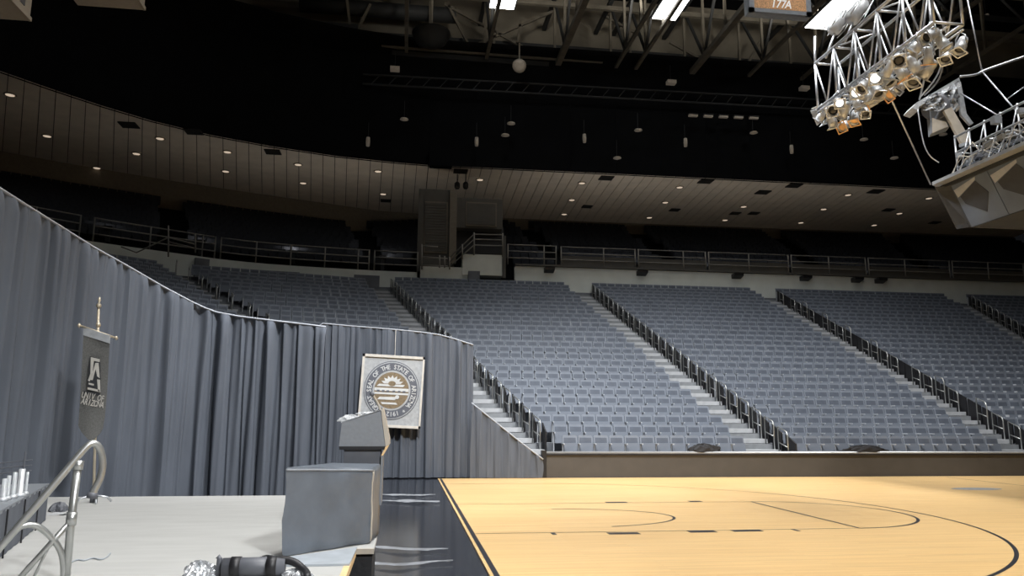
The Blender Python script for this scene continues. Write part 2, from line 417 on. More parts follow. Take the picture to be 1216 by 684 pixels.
# aisle stairs, handrail hoops, end panels ---------------------------
ANAME = {1: 'curtain corner stair', 2: 'bright middle stair', 3: 'second long stair', 4: 'shadowed far stair'}
def aisle(n, fx, k0, k1, hoops=True):
    st = MB().box((fx(Yk(k0)), Yk(k0)+.1, Zk(k0)-.1), (2*AW-.1, .3, .1)).build('floor_aisle', CONC)
    tag(st, 'pale concrete steps of the ' + ANAME[n], None, None, 'structure')
    st['_o'] = [0, 0, 0]
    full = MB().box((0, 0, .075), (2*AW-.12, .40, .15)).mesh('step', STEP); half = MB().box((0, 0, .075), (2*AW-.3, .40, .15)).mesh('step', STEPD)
    for k in range(k0, k1):
        for h in ((0, 1) if k else (1,)):
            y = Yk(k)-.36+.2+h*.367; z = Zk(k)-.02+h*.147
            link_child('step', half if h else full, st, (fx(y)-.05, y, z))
    ang = math.atan2(fx(20)-fx(10), 10)
    i = 0
    for k in range(k0, k1-1, 1):
        if n == 3 and k % 5 == 4: continue
        y0, y1 = Yk(k)-.15, Yk(k)+.35
        xa, xb = fx(y0)+AW-.20, fx(y1)+AW-.20; za, zb = Zk(k)+.05, Zk(k)+.18
        h = .92 if n != 3 else (.80 if k % 3 else 1.0)
        t = thing('aisle_handrail', (xa, y0, za), 'steel handrail hoop, %s one up the %s' % (ORD[i], ANAME[n]), 'handrail', 'handrail hoops on the ' + ANAME[n])
        MB().path([(xa, y0, za), (xa, y0, za+h*.86), (xa+.0, y0+.05, za+h*.97), (xa+(xb-xa)*.2, y0+.12, za+h), (xb, y1, zb+h), (xb, y1, zb)], .021, 6).build('hoop', STEEL, t, True)
        MB().path([(xa, y0, za+h*.5), (xb, y1, zb+h*.5)], .016, 6).build('mid_bar', STEEL, t, True)
        i += 1
    for k in range(k0, k1):
        y = Yk(k); x = fx(y)+AW-.02
        e = MB().prism([(x-.02, y-.30), (x+.02, y-.30), (x+.02, y+.28), (x-.02, y+.28)], Zk(k), lambda i: Zk(k)+(.62 if i in (0, 1) else .88))
        tag(e.build('seat_end_panel', BLK, org=(x, y, Zk(k))), 'black seat end panel, %s row up the %s' % (ORD[k], ANAME[n]), 'panel', 'black row end panels at the ' + ANAME[n])
aisle(1, a1, 1, 27); aisle(2, a2, 0, 27); aisle(3, a3, 0, 27); aisle(4, a4, 8, 27)
# hoops of the corner aisle that shows above the curtain
for i, k in enumerate(range(14, 27, 2)):
    b = H0(k); z = Zk(k); e = b+n1*.9
    t = thing('aisle_handrail', (b[0], b[1], z), 'pale handrail hoop, %s up behind the curtain top, corner stand stair' % ORD[i], 'handrail', 'handrail hoops in the corner stand')
    MB().path([(b[0], b[1], z), (b[0], b[1], z+.8), (b[0]+.02, b[1]+.06, z+.9), (e[0], e[1], z+1.15), (e[0], e[1]+.05, z+1.1), (e[0], e[1]+.05, z+.35)], .025, 6).build('hoop', STEEL, t, True)
for k in range(12, 27):
    b = H0(k)+n1*.05; sn, cs = math.sin(B1), math.cos(B1)
    stp = MB().box((b[0], b[1], Zk(k)+.06), (1.1, .36, .12), B1)
    st = stp.build('floor_corner_step', STEP); tag(st, 'pale concrete step of the corner stand stair, %s row' % ORD[k], None, None, 'structure')

# dasher wall ---------------------------------------------------------
w = MB().box((21.4, 8.08, .31), (37.1, .14, .62)).build('wall_court', WALLTAUPE); tag(w, 'taupe court-side wall below the front seat row', None, None, 'structure')
MB().path([(2.85, 8.05, .655), (39.9, 8.05, .655)], .045, 10).build('cap_rail', WALLCAP, w, True)
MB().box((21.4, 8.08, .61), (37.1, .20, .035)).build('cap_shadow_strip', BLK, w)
MB().box((2.80, 8.08, .36), (.12, .22, .72)).build('end_post', BLK, w)
def lump(name, c, rx, ry, h, M, label, cat, seed, n=26, m_=10, sharp=1.0):
    rr = random.Random(seed); ph = [rr.uniform(0, 6.28) for _ in range(8)]
    rows = []
    for j in range(m_+1):
        f = j/m_; row = []
        for i in range(n+1):
            a = 2*math.pi*i/n
            wob = 1+sharp*(.16*math.sin(3*a+ph[0])+.12*math.sin(5*a+ph[1]+f*4)+.09*math.sin(9*a+ph[2]-f*7))
            r = (1-f**2.2)**.5 if f < 1 else 0
            zz = h*f*(1+sharp*.22*math.sin(4*a+ph[3])*(1-f)+sharp*.18*math.sin(7*a+ph[4]+f*9))
            row.append((c[0]+rx*r*wob*math.cos(a), c[1]+ry*r*wob*math.sin(a), c[2]+max(0, zz)))
        rows.append(row)
    o = MB().grid(rows).build(name, M, org=c); return tag(o, label, cat) if label else o
lump('crumpled_cloth', (7.35, 8.09, .69), .42, .085, .20, BLKCLOTH, 'black crumpled cloth heaped behind the court wall near the bright aisle stair', 'cloth', 1)
lump('crumpled_cloth', (12.2, 8.09, .69), .62, .085, .17, BLKCLOTH, 'wide black crumpled cloth heaped behind the court wall, middle seat block', 'cloth', 2)

# ================================================================== MEZZANINE
ZL, ZR_ = 9.72, 10.12
parR = [(5.0, 29.5), (45, 29.5)]
parL = smooth_poly([(-24, 16.5), (-20.4, 20.8), (-16.7, 24.5), (-13.1, 26.9), (-9.4, 29.2), (-3, 30.2), (-.5, 30.3)], 2)
def wall_poly(name, P, zb, zt, th, M, label, kind='structure', parent=None):
    A = []; Bq = []
    P = [np.array(p[:2], float) for p in P]
    mb = MB()
    for i, p in enumerate(P):
        t = P[min(i+1, len(P)-1)]-P[max(i-1, 0)]; t /= np.linalg.norm(t); nn = np.array([-t[1], t[0]])
        A.append(p); Bq.append(p+nn*th)
    rows = [[(*a, zb) for a in A], [(*a, zt) for a in A], [(*b, zt) for b in Bq], [(*b, zb) for b in Bq]]
    mb.grid(rows); o = mb.build(name, M, parent)
    if parent is None: tag(o, label, None, None, kind)
    return o
pw = wall_poly('wall_parapet', parR, 8.6, ZR_, .3, PARAPET, 'white parapet wall above the top seat row, side stand')
pl = wall_poly('wall_parapet_corner', parL, 7.9, ZL, .3, PARAPET, 'white parapet wall above the corner seats')
MB().box((25, 29.55, ZR_+.05), (40, .5, .10)).build('ledge', TANPANEL, pw)
# dark stretches of the corner parapet (doors and patched panels)
for a, b, z0, z1 in (((-9.0, 29.22), (-6.9, 29.58), 8.5, 9.35), ((-4.0, 30.0), (-2.6, 30.15), 8.4, 9.4), ((-11.9, 27.6), (-11.3, 28.0), 8.5, 9.6)):
    ux = np.array(b)-np.array(a); L = np.linalg.norm(ux); ux /= L; c = (np.array(a)+np.array(b))/2-np.array([-ux[1], ux[0]])*.08
    MB().box((c[0], c[1], (z0+z1)/2), (L, .12, z1-z0), math.atan2(ux[1], ux[0])).build('dark_panel', CONC, pl)
def railing(name, P, z0, h, nb, step, label, M=RAILP, r=.032, group='mezzanine railings', panel=None):
    P = resample(P, .6); base = (P[0][0], P[0][1], z0)
    t = thing(name, base, label, 'railing', group)
    for j in range(nb):
        z = z0+h*(j+1)/nb
        MB().path([(p[0], p[1], z) for p in P], r, 6).build('rail_bar', M, t, True)
    L = 0; last = -9
    for i, p in enumerate(P):
        if i: L += np.linalg.norm(P[i]-P[i-1])
        if L-last >= step or i == len(P)-1:
            MB().path([(p[0], p[1], z0), (p[0], p[1], z0+h+.03)], r*1.25, 6).build('post', M, t, True); last = L
    if panel:
        rows = [[(p[0], p[1]+.06, z0+panel[0]) for p in P], [(p[0], p[1]+.06, z0+panel[1]) for p in P], [(p[0], p[1]+.09, z0+panel[1]) for p in P], [(p[0], p[1]+.09, z0+panel[0]) for p in P]]
        MB().grid(rows).build('infill_panel', TANPANEL, t)
    return t
railing('railing', [(4.6, 29.6), (7.4, 29.6)], ZR_+.1, 1.15, 3, 2.0, 'open bar railing on the parapet between the louvred portal and the tan panels')
seg = [(7.7, 12.1), (12.3, 16.4), (16.6, 21.6), (21.8, 26.6), (26.8, 32.2), (32.4, 44)]
for i, (a, b) in enumerate(seg):
    railing('railing', [(a, 29.6), (b, 29.6)], ZR_+.1, 1.12, 3, 2.4, 'bar railing with tan infill on the parapet, %s length from the portal' % ORD[i], panel=(.02, .62))
def sub(P, a, b): 
    Q = resample(P, .3); return [p for p in Q if a <= p[0] <= b]
railing('railing', sub(parL, -23, -16.2), ZL, 1.15, 3, 2.2, 'dim bar railing at the far curved end of the corner parapet')
railing('railing', sub(parL, -16.1, -11.0), ZL, 1.15, 3, 2.2, 'bar railing on the corner parapet above the handrail hoops')
railing('railing', sub(parL, -10.9, -3.2), ZL, 1.15, 3, 1.7, 'long bar railing on the corner parapet above the bent seat rows')
railing('railing', sub(parL, -3.1, -.5), ZL, 1.15, 3, 2.0, 'short bar railing on the parapet beside the louvred column')
# wall lamps below the ledge
for i, (px, py) in enumerate(((652, 319), (762, 323), (875, 326), (956, 329), (1017, 330), (1045, 331))):
    p = ony(px, py, 29.35); z = ZR_-.10
    t = thing('wall_lamp', (p[0], 29.45, z-.22), 'small dark wedge lamp on the white parapet, %s from the portal' % ORD[i], 'lamp', 'wedge lamps on the parapet')
    MB().extr([(p[0]-.28, 29.5, z), (p[0]-.28, 29.0, z), (p[0]-.28, 29.04, z-.14), (p[0]-.28, 29.5, z-.26)], (.56, 0, 0)).build('housing', BLK, t)
    pass
    MB().box((p[0], 29.45, z+.03), (.3, .12, .06)).build('bracket', BEAMD, t)

UPL = ((8.4, 30.5, 42), (12.5, 30.5, 44), (17.5, 30.5, 38), (22.5, 30.5, 30), (28, 30.4, 20), (34, 30.3, 12), (-2.5, 31.0, 36), (-7.5, 30.6, 26), (-12.0, 28.6, 15), (-15.8, 26.2, 9), (-19.5, 23.0, 6))  # hidden lamps added to brighten the soffit from below
for i, (x, y, pw2) in enumerate(UPL):
    t = thing('added_uplight', (x, y+.35, 9.96), 'small black uplight added on the walkway to brighten the soffit, %s one' % ORD[i], 'lamp', 'added uplights on the mezzanine walkway')
    MB().box((x, y+.35, 10.76), (.44, .3, .16)).build('housing', BLK, t); MB().box((x, y+.35, 10.32), (.2, .1, .72)).build('bracket', BEAMD, t)
    area('added_soffit_light', (x, y+.35, 10.86), .4, .26, pw2, (1., .93, .84), (x, y+3.0, 16.5))
# upper stand -----------------------------------------------------------
inn = [np.array(p) for p in parL]+[np.array((3.2, 29.8)), np.array((5, 29.6)), np.array((15, 29.6)), np.array((30, 29.6)), np.array((46, 29.6))]
out_pts = [(-33, 26), (-27, 31.2), (-21.3, 34.6), (-16.8, 36.9), (-11.5, 39.2), (-3.3, 42.4), (2, 43.0), (15, 43.0), (30, 42.7), (48, 42.2)]
soff_b = [(-33, 26.6), (-27, 32), (-21.3, 35.6), (-16.8, 37.85), (-11.5, 39.95), (-3.3, 43.0), (2, 43.6), (15, 43.5), (30, 42.9), (48, 42.4)]
def uni(P, n):
    P = [np.array(p, float)[:2] for p in P]; L = [0]
    for a, b in zip(P, P[1:]): L.append(L[-1]+np.linalg.norm(b-a))
    A = np.array(P); return [np.array([np.interp(t*L[-1], L, A[:, 0]), np.interp(t*L[-1], L, A[:, 1])]) for t in np.linspace(0, 1, n)]
NU = 16; NS = 60
I_, O_ = uni(inn, NS), uni(out_pts, NS)
def topz(i):     # top of the upper stand: lower on the curved corner
    x = O_[i][0]; return 14.7 if x < -6 else (15.72 if x > 2 else 14.7+1.02*(x+6)/8)
def urow(f): return [(1-f)*a+f*b for a, b in zip(I_, O_)]
ut = MB(); 
for j in range(NU):
    f0, f1 = .10+.90*j/NU, .10+.90*(j+1)/NU
    A, Bq = urow(f0), urow(f1)
    zz = [10.0+(topz(i)-10.0)*(j+.5)/NU-.1 for i in range(NS)]
    ut.grid([[(*a, z-.5) for a, z in zip(A, zz)], [(*a, z) for a, z in zip(A, zz)], [(*b, z) for b, z in zip(Bq, zz)]])
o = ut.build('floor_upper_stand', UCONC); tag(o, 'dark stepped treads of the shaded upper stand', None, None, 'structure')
us = MB()
for j in range(NU):
    f = .10+.90*(j+.55)/NU; R_ = urow(f); P3 = [(p[0], p[1], 10.0+(topz(i)-10.0)*(j+.5)/NU-.1) for i, p in enumerate(R_)]
    Q = resample(P3, .5)
    for i in range(len(Q)-1):
        p = (Q[i]+Q[i+1])/2; t = Q[i+1]-Q[i]; a = math.atan2(t[1], t[0])
        x = p[0]
        if -.9 < x < 5.3 and p[1] < 33.5: continue
        if any(abs(x-(xa+(j*.12*s_))) < .75 for xa, s_ in ((8.2, -.5), (15.6, .2), (25.0, 1.2), (32.5, 2.5), (-2.9, -1), (-13.2, -1.6))): continue
        us.box((p[0], p[1], p[2]+.55), (.44, .07, .55), a).box((p[0]+.12*math.sin(a), p[1]-.12*math.cos(a), p[2]+.42), (.42, .10, .28), a)
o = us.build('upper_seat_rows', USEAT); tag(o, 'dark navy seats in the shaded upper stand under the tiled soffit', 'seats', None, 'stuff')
o = wall_poly('wall_back', out_pts, 9.0, 16.6, .3, BACKWALL, 'brown back wall above the upper seats')

# soffit ----------------------------------------------------------------
soff_f = [onz(q[0], q[1], 16.5)[:2] for q in ((0, 84), (60, 105), (120, 125), (180, 143), (250, 160), (320, 173), (400, 185), (470, 192.5))]
soff_f = [np.array((-24.5, 15.0)), np.array((-21.8, 18.4))]+[np.array(p) for p in soff_f]+[np.array((0.0, 31.4))]
soff_r = [np.array((1.45, 31.4)), np.array((46, 31.0))]
ceil_b = [p for p in soff_b if p[0] < 0]+[(.0, 43.4)]
cl = MB()
FL, BL = uni(soff_f, 46), uni(ceil_b, 46)
cl.grid([[(*p, 16.60) for p in FL], [(*p, 16.60) for p in BL]])
cl.grid([[(x, 31.35-.0089*x, 16.60) for x in (0, 20, 48)], [(x, 43.6, 16.60) for x in (0, 20, 48)]])
ceil = cl.build('ceiling', SOFFITB); tag(ceil, 'soffit over the upper stand, dark joints between pale tiles', None, None, 'structure')
def strip_panel(a, b, c, d):          # front a-b, back d-c
    g = .018
    a, b, c, d = [np.array(p, float) for p in (a, b, c, d)]
    u = (b-a)/np.linalg.norm(b-a); v = (c-d)/np.linalg.norm(c-d)
    q = [a+u*g, b-u*g, c-v*g, d+v*g]
    MB().prism([tuple(p) for p in q], 16.5, 16.585).build('panel', SOFFIT, ceil)
for i in range(45): strip_panel(FL[i], FL[i+1], BL[i+1], BL[i])
x = .02; PW = .64
while x < 45.5:
    f = lambda xx: (xx, 31.40-.0089*xx)
    g2 = lambda xx: (xx*1.05, 43.5-.02*max(0, xx-5))
    strip_panel(f(x), f(x+PW), g2(x+PW), g2(x)); x += PW
# soffit front edge trim and fascia
edge = soff_f+[np.array((.05, 31.35)), np.array((.05, 30.9)), np.array((1.4, 30.9)), np.array((1.4, 31.35)), soff_r[1]]
fe = soff_f+[np.array((1.4, 31.39)), soff_r[1]]
fe = [np.array(p)+np.array((.10 if i < len(soff_f)-1 else 0, -.10)) for i, p in enumerate(fe)]
o = wall_poly('wall_fascia', fe, 16.44, 24.5, .25, FASCIA, 'black fascia wall above the soffit edge')
MB().box((.72, 31.15, 16.80), (1.35, .6, 1.0)).build('fascia_block', FASCIA, o)
for i in range(1, 16):
    p = np.array((i*2.9, 31.34-.0089*i*2.9)); MB().box((p[0], p[1]-.03, 20), (.10, .06, 7)).build('fascia_rib', FASCIA, o)
# soffit lights and vents
SL = ((12,112),(56,161),(190,164),(162,182),(115,199),(270,180),(268,203),(243,223),(354,195),(360,217),(347,238),(449,203),(455,230),(570,213),(691,217),(679,237),(670,254),(807,222),(790,240),(771,258),(883,245),(861,261),(1007,231),(978,248),(951,264),(1103,235),(1068,253),(1038,267))
def nearest_word(px): 
    return 'over the curved corner stand' if px < 470 else ('beside the louvred portal' if px < 600 else 'over the side stand')
ocnt = {}
def nth(key):
    ocnt[key] = ocnt.get(key, -1)+1; return ORD[ocnt[key]]
for i, (px, py) in enumerate(sorted(SL, key=lambda q: abs(onz(q[0], q[1], 16.5)[0]-2.5))):
    p = onz(px, py, 16.49)
    t = thing('downlight', (p[0], p[1], 16.43), 'small warm round downlight in the soffit %s, %s from the portal' % (nearest_word(px), nth('d'+nearest_word(px))), 'light', 'soffit downlights %s' % nearest_word(px))
    MB().lathe([(.26, .065), (.28, .03), (.23, .0), (.19, .03), (.19, .065)], (p[0], p[1], 16.43), 18).build('trim_ring', BEIGEBOX, t, True)
    MB().lathe([(.19, .03), (.19, .012), (.1, .004)], (p[0], p[1], 16.43), 18).build('lens', LAMPGLOW, t, True)
VL = ((153,148),(230,156),(324,180),(458,238),(547,203),(720,211),(697,245),(838,215),(801,249),(906,228),(873,253),(895,253),(943,220),(1040,227),(1055,249),(1110,264))
for px, py in sorted(VL, key=lambda q: abs(onz(q[0], q[1], 16.5)[0]-2.5)):
    p = onz(px, py, 16.49); big = py < 232
    t = thing('air_vent', (p[0], p[1], 16.44), 'dark rectangular air vent in the soffit %s, %s from the portal' % (nearest_word(px), nth('v'+nearest_word(px))), 'vent', 'soffit vents %s' % nearest_word(px))
    sx, sy = (.82, .75) if big else (.66, .6)
    MB().box((p[0], p[1], 16.475), (sx, sy, .06)).build('grille', VENT, t)
    fr = MB()
    for s_ in (-1, 1): fr.box((p[0]+s_*sx/2, p[1], 16.46), (.04, sy+.04, .05)).box((p[0], p[1]+s_*sy/2, 16.46), (sx+.04, .04, .05))
    fr.build('frame', BEAMD, t)
    for j in range(5): MB().box((p[0], p[1]+(j-2)*sy/6, 16.44), (sx*.92, .035, .02)).build('slat', BEAMD, t)

# portal with louvred panels -----------------------------------------------
def P29(px, py): return ony(px, py, 29.9)
tp = thing('entry_portal', (2.5, 29.9, 8.9), 'grey stair portal with two louvred panels between the corner and the side stand', 'portal')
def rect_px(x0, y0, x1, y1, Y, th, name, M, par):
    a = ony(x0, y1, Y); b = ony(x1, y0, Y); z0 = min(a[2], b[2]); z1 = max(a[2], b[2])
    return MB().box(((a[0]+b[0])/2, Y+th/2, (z0+z1)/2), (b[0]-a[0], th, z1-z0)).build(name, M, par)
rect_px(495, 226, 541, 322, 30.7, 1.2, 'louvred_column', TANPANEL, tp)
rect_px(541, 237, 597, 270, 31.2, .8, 'lintel_block', TANPANEL, tp)
rect_px(533, 226, 543, 312, 30.4, .4, 'pilaster', BACKWALL, tp)
for (x0, y0, x1, y1, Y) in ((503, 240, 532, 300, 30.62), (553, 241, 590, 268, 31.1)):
    pn = rect_px(x0, y0, x1, y1, Y, .10, 'louvre_panel', BACKWALL, tp)
    n = int((y1-y0)/3.2)
    for j in range(n):
        yy = y0+1.5+(y1-y0-2)*j/n; rect_px(x0+1.5, yy, x1-1.5, yy+1.6, Y-.05, .07, 'slat', TANPANEL, pn)
rect_px(541, 270, 598, 300, 32.2, .2, 'doorway', BLK, tp)
rect_px(499, 318, 560, 330, 29.6, .9, 'landing', PARAPET, tp)
rect_px(549, 303, 597, 326, 29.5, 1.0, 'stair_base', PARAPET, tp)
rect_px(556, 322, 570, 332, 29.38, .2, 'dark_hatch', CONC, tp)
rect_px(597, 280, 601, 330, 29.3, .3, 'end_post', TANPANEL, tp)
def rail_px(name, runs, posts, Y, label):
    b = ony(*posts[0][1], Y); t = thing(name, b, label, 'railing', 'portal railings')
    for r in runs: MB().path([ony(x, y, Y) for x, y in r], .035, 6).build('rail_bar', RAILP, t, True)
    for a, c in posts: MB().path([ony(*a, Y), ony(*c, Y)], .045, 6).build('post', RAILP, t, True)
rail_px('railing', [[(533, 317), (563, 291), (597, 292)], [(533, 312), (563, 284), (597, 285)], [(533, 307), (563, 278), (597, 279)]], [((563, 276), (563, 303)), ((597, 277), (597, 305)), ((534, 305), (534, 320)), ((549, 290), (549, 308))], 29.35, 'stepped stair railing rising to the portal doorway')
rail_px('railing', [[(501, 315), (532, 316)], [(501, 305), (532, 307)], [(501, 292), (520, 293)]], [((501, 290), (501, 320)), ((522, 303), (522, 318)), ((528, 304), (528, 318))], 29.3, 'low railing in front of the louvred column')
rail_px('railing', [[(144, 293), (162, 300), (200, 282), (232, 290)], [(200, 287), (232, 295)]], [((200, 268), (200, 305)), ((232, 277), (232, 300))], 25.6, 'angled stair railing at the white corner parapet')
# twin spot brackets under the soffit at the portal
for px in (543, 553):
    p = onz(px, 216, 16.0); t = thing('spot_lamp', (p[0], p[1], 15.7), 'small black spot lamp under the soffit, %s the louvred column' % ('right above' if px < 548 else 'further from'), 'lamp', 'black spot lamps at the portal')
    MB().path([(p[0], p[1], 16.5), (p[0], p[1], 15.95)], .03, 6).build('stem', BLK, t)
    MB().lathe([(.12, -.2), (.17, -.1), (.17, .15), (.08, .25)], (p[0], p[1], 15.75), 12).build('can', BLK, t, True)

# ================================================================== ROOF
o = MB().box((12, 14, 31.2), (90, 84, .2)).build('ceiling_roof', ROOFBLK); tag(o, 'black arena roof deck', None, None, 'structure')
o = MB().box((14, 36.5, 27), (80, .3, 9)).build('wall_roof_drum', ROOFBROWN); tag(o, 'dim brown wall between the roof trusses', None, None, 'structure')
def bar(mb, a, b, w, h=None):
    a = Vector(a); b = Vector(b); d = b-a; q = d.to_track_quat('X', 'Z').to_matrix()
    mb.box(tuple((a+b)/2), (d.length, w, h or w), M=q)
ringt = thing('ring_beam', (12, 32.4, 23.0), 'long dark ring beam above the black fascia', 'beam')
mb = MB(); bar(mb, (-13, 31.0, 23.3), (46, 32.2, 23.5), .35, .30); mb.build('beam', BEAMD, ringt)
mb = MB(); bar(mb, (-13, 30.8, 23.62), (46, 32.0, 23.82), .15, .12); mb.build('flange', BEAM, ringt)
cw = thing('catwalk', (12, 31, 21.5), 'dark lattice catwalk running in front of the fascia', 'catwalk')
mb = MB(); bar(mb, (-4, 30.6, 21.6), (46, 30.4, 22.0), .10); mb.build('chord', BEAMD, cw)
mb = MB(); bar(mb, (-4, 30.6, 21.0), (46, 30.4, 21.3), .10); mb.build('chord', BEAMD, cw)
for i in range(50):
    mb = MB(); x = -3.5+i; bar(mb, (x, 30.55, 21.0+.006*i), (x+.5, 30.55, 21.6+.008*i), .05); mb.build('lacing', BEAMD, cw)
TX = (-1.5, 3.4, 7.9, 11.6, 12.9, 16.6, 20.4, 24.0, 28.5, 33)
for i, x in enumerate(TX):
    t = thing('roof_truss', (x, 20, 23.3), 'brown steel roof truss running out over the court, %s from the dark corner' % ORD[i], 'truss', 'roof trusses')
    big = i in (2, 5)
    mb = MB(); bar(mb, (x, 32.3, 23.45), (x, -16, 23.8), .34 if big else .2, .30 if big else .18); mb.build('bottom_chord', BEAM, t)
    mb = MB(); bar(mb, (x, 36.2, 28.4), (x, -16, 28.8), .25, .25); mb.build('top_chord', BEAMD, t)
    for j in range(11):
        y = 32.3-j*3.2
        mb = MB(); bar(mb, (x, y, 23.5), (x, y, 28.4), .14); mb.build('vertical', BEAM, t)
        mb = MB(); bar(mb, (x, y, 23.5 if j % 2 else 28.4), (x, y-3.2, 28.4 if j % 2 else 23.5), .14); mb.build('diagonal', BEAMD, t)
for i, (y, z) in enumerate(((34.5, 26.2), (31.5, 27.6), (29.0, 27.6), (26.5, 27.6), (23.5, 27.7), (20.5, 27.8))):
    mb = MB(); bar(mb, (-22, y, z), (46, y, z), .22, .28); tag(mb.build('roof_purlin', BEAM if i % 2 else BEAMD), 'steel purlin crossing the roof trusses, %s out from the drum wall' % ORD[i], 'beam', 'roof purlins')
XB = [((500, 82), (660, 12)), ((528, 5), (650, 72)), ((560, 60), (530, 2)), ((795, 50), (835, 72)), ((720, 20), (760, 42)), ((618, 25), (610, 80)), ((590, 12), (585, 70)), ((845, 28), (838, 70)), ((1040, 30), (990, 92)), ((440, 5), (412, 60)), ((412, 0), (421, 75)), ((511, 0), (511, 80)), ((905, 45), (880, 90))]
for i, (a, b) in enumerate(sorted(XB)):
    mb = MB(); bar(mb, ony(*a, 33.5), ony(*b, 33.5), .16); tag(mb.build('roof_brace', BEAM), 'dim brown steel brace in the roof bays, %s along from the dark corner' % ORD[i], 'brace', 'roof braces')
for i, (px, py, w) in enumerate(((340, 40, 9), (450, 12, 10))):       # ducts
    p = ony(px, py, 34); t = MB().path([(p[0]-w/2, 34, p[2]), (p[0]+w/2, 34, p[2])], .9 if i == 0 else .5, 14).build('air_duct', BEAMD, smooth=True, org=tuple(p))
    tag(t, ('thick' if i == 0 else 'thin') + ' dark round air duct in the roof on the unlit side', 'duct')
p = ony(512, 41, 30); t = thing('hanging_speaker', (p[0], 30, p[2]-.8), 'dark bowl-shaped speaker hanging in the roof beside a truss', 'speaker')
MB().lathe([(.2, -.75), (.9, -.5), (1.15, 0), (1.15, .12)], p, 20).build('bowl', BEAMD, t, True)
MB().path([p, p+np.array((0, 0, 3))], .08, 6).build('stem', BEAM, t)
# bright ceiling panels
PN = ['beside the crossed braces', 'above the middle seat block', 'beside the orange display']
for i, (x, y, pw_) in enumerate(PANELS):
    lab = 'bright white rectangular ceiling panel %s' % PN[i] if i < 3 else 'bright white rectangular ceiling panel high above the court'
    t = thing('ceiling_panel', (x, y, 23.92), lab, 'light', None if i < 3 else 'ceiling panels above the court')
    MB().box((x, y, 24.04), (1.5, 3.6, .14)).build('housing', BEAMD, t)
    MB().box((x, y, 23.945), (1.34, 3.44, .05)).build('diffuser', PANELGLOW, t)
    for s_ in (-1, 1): MB().path([(x, y+s_*1.4, 24.1), (x, y+s_*1.4, 28.4)], .03, 6).build('hanger', BEAM, t)
# pendant lamp and small lamps in the dark
p = ony(617, 78, 29.5); t = thing('pendant_lamp', (p[0], 29.5, p[2]-.5), 'round pendant floodlight with a pale lens hanging below the roof braces', 'lamp')
q = Vector((-.35, -.8, -.5)).to_track_quat('Z', 'Y').to_matrix()
MB().lathe([(.12, -.45), (.35, -.25), (.42, .1), (.40, .18)], p, 18, q).build('shade', BEIGEBOX, t, True)
MB().lathe([(.36, .15), (.36, .19), (.2, .25)], p, 18, q).build('lens', DULLLAMP, t, True)
MB().path([p+np.array((0, .1, .3)), p+np.array((0, .1, 1.5))], .05, 6).build('stem', BEIGEBOX, t)
SMALL = ((289,96,1),(320,136,0),(480,142,1),(600,161,1),(607,147,1),(566,168,2),(437,168,2),(758,155,1),(895,158,1),(797,98,3),(694,164,2),(733,188,1),(1062,188,1),(1026,166,1),(955,105,3),(940,177,2),(469,82,3),(814,169,2),(81,96,0),(1172,18,0),(1120,160,1),(188,4,0))
for px, py, k in sorted(SMALL):
    p = ony(px, py, 30.3)
    kn = ('tiny dim bulb', 'small pale oval lamp', 'small pale tube lamp', 'small pale box lamp')[k]
    t = thing('hanging_lamp', (p[0], p[1], p[2]-.15), '%s hanging before the black fascia, %s along from the dark corner' % (kn, nth('s%d' % k)), 'lamp', '%ss before the black fascia' % kn)
    if k in (0, 1): MB().lathe([(.05, .10), (.22 if k else .12, .06), (.25 if k else .13, 0), (.12, -.05)], p, 14).build('globe', DULLLAMP, t, True)
    elif k == 2: MB().lathe([(.10, .25), (.12, 0), (.10, -.28)], p, 10).build('tube', DULLLAMP, t, True)
    else: MB().box(p, (.55, .4, .22)).build('box', DULLLAMP, t)
    MB().path([p+np.array((0, .1, .1)), p+np.array((0, .1, 1.2))], .02, 5).build('cord', BEAMD, t)
for i in range(5):
    x0 = 816+i*18; p = ony(x0+7, 137.5+i*.7, 30.2)
    t = thing('strip_lamp', (p[0], p[1], p[2]-.06), 'short dim strip lamp under the catwalk, %s in its row counted from the portal side' % ORD[i], 'lamp', 'strip lamps under the catwalk')
    MB().box(p, (.55, .2, .10)).build('diffuser', DULLLAMP, t); MB().box(p+np.array((0, 0, .09)), (.6, .24, .07)).build('housing', BEAMD, t)

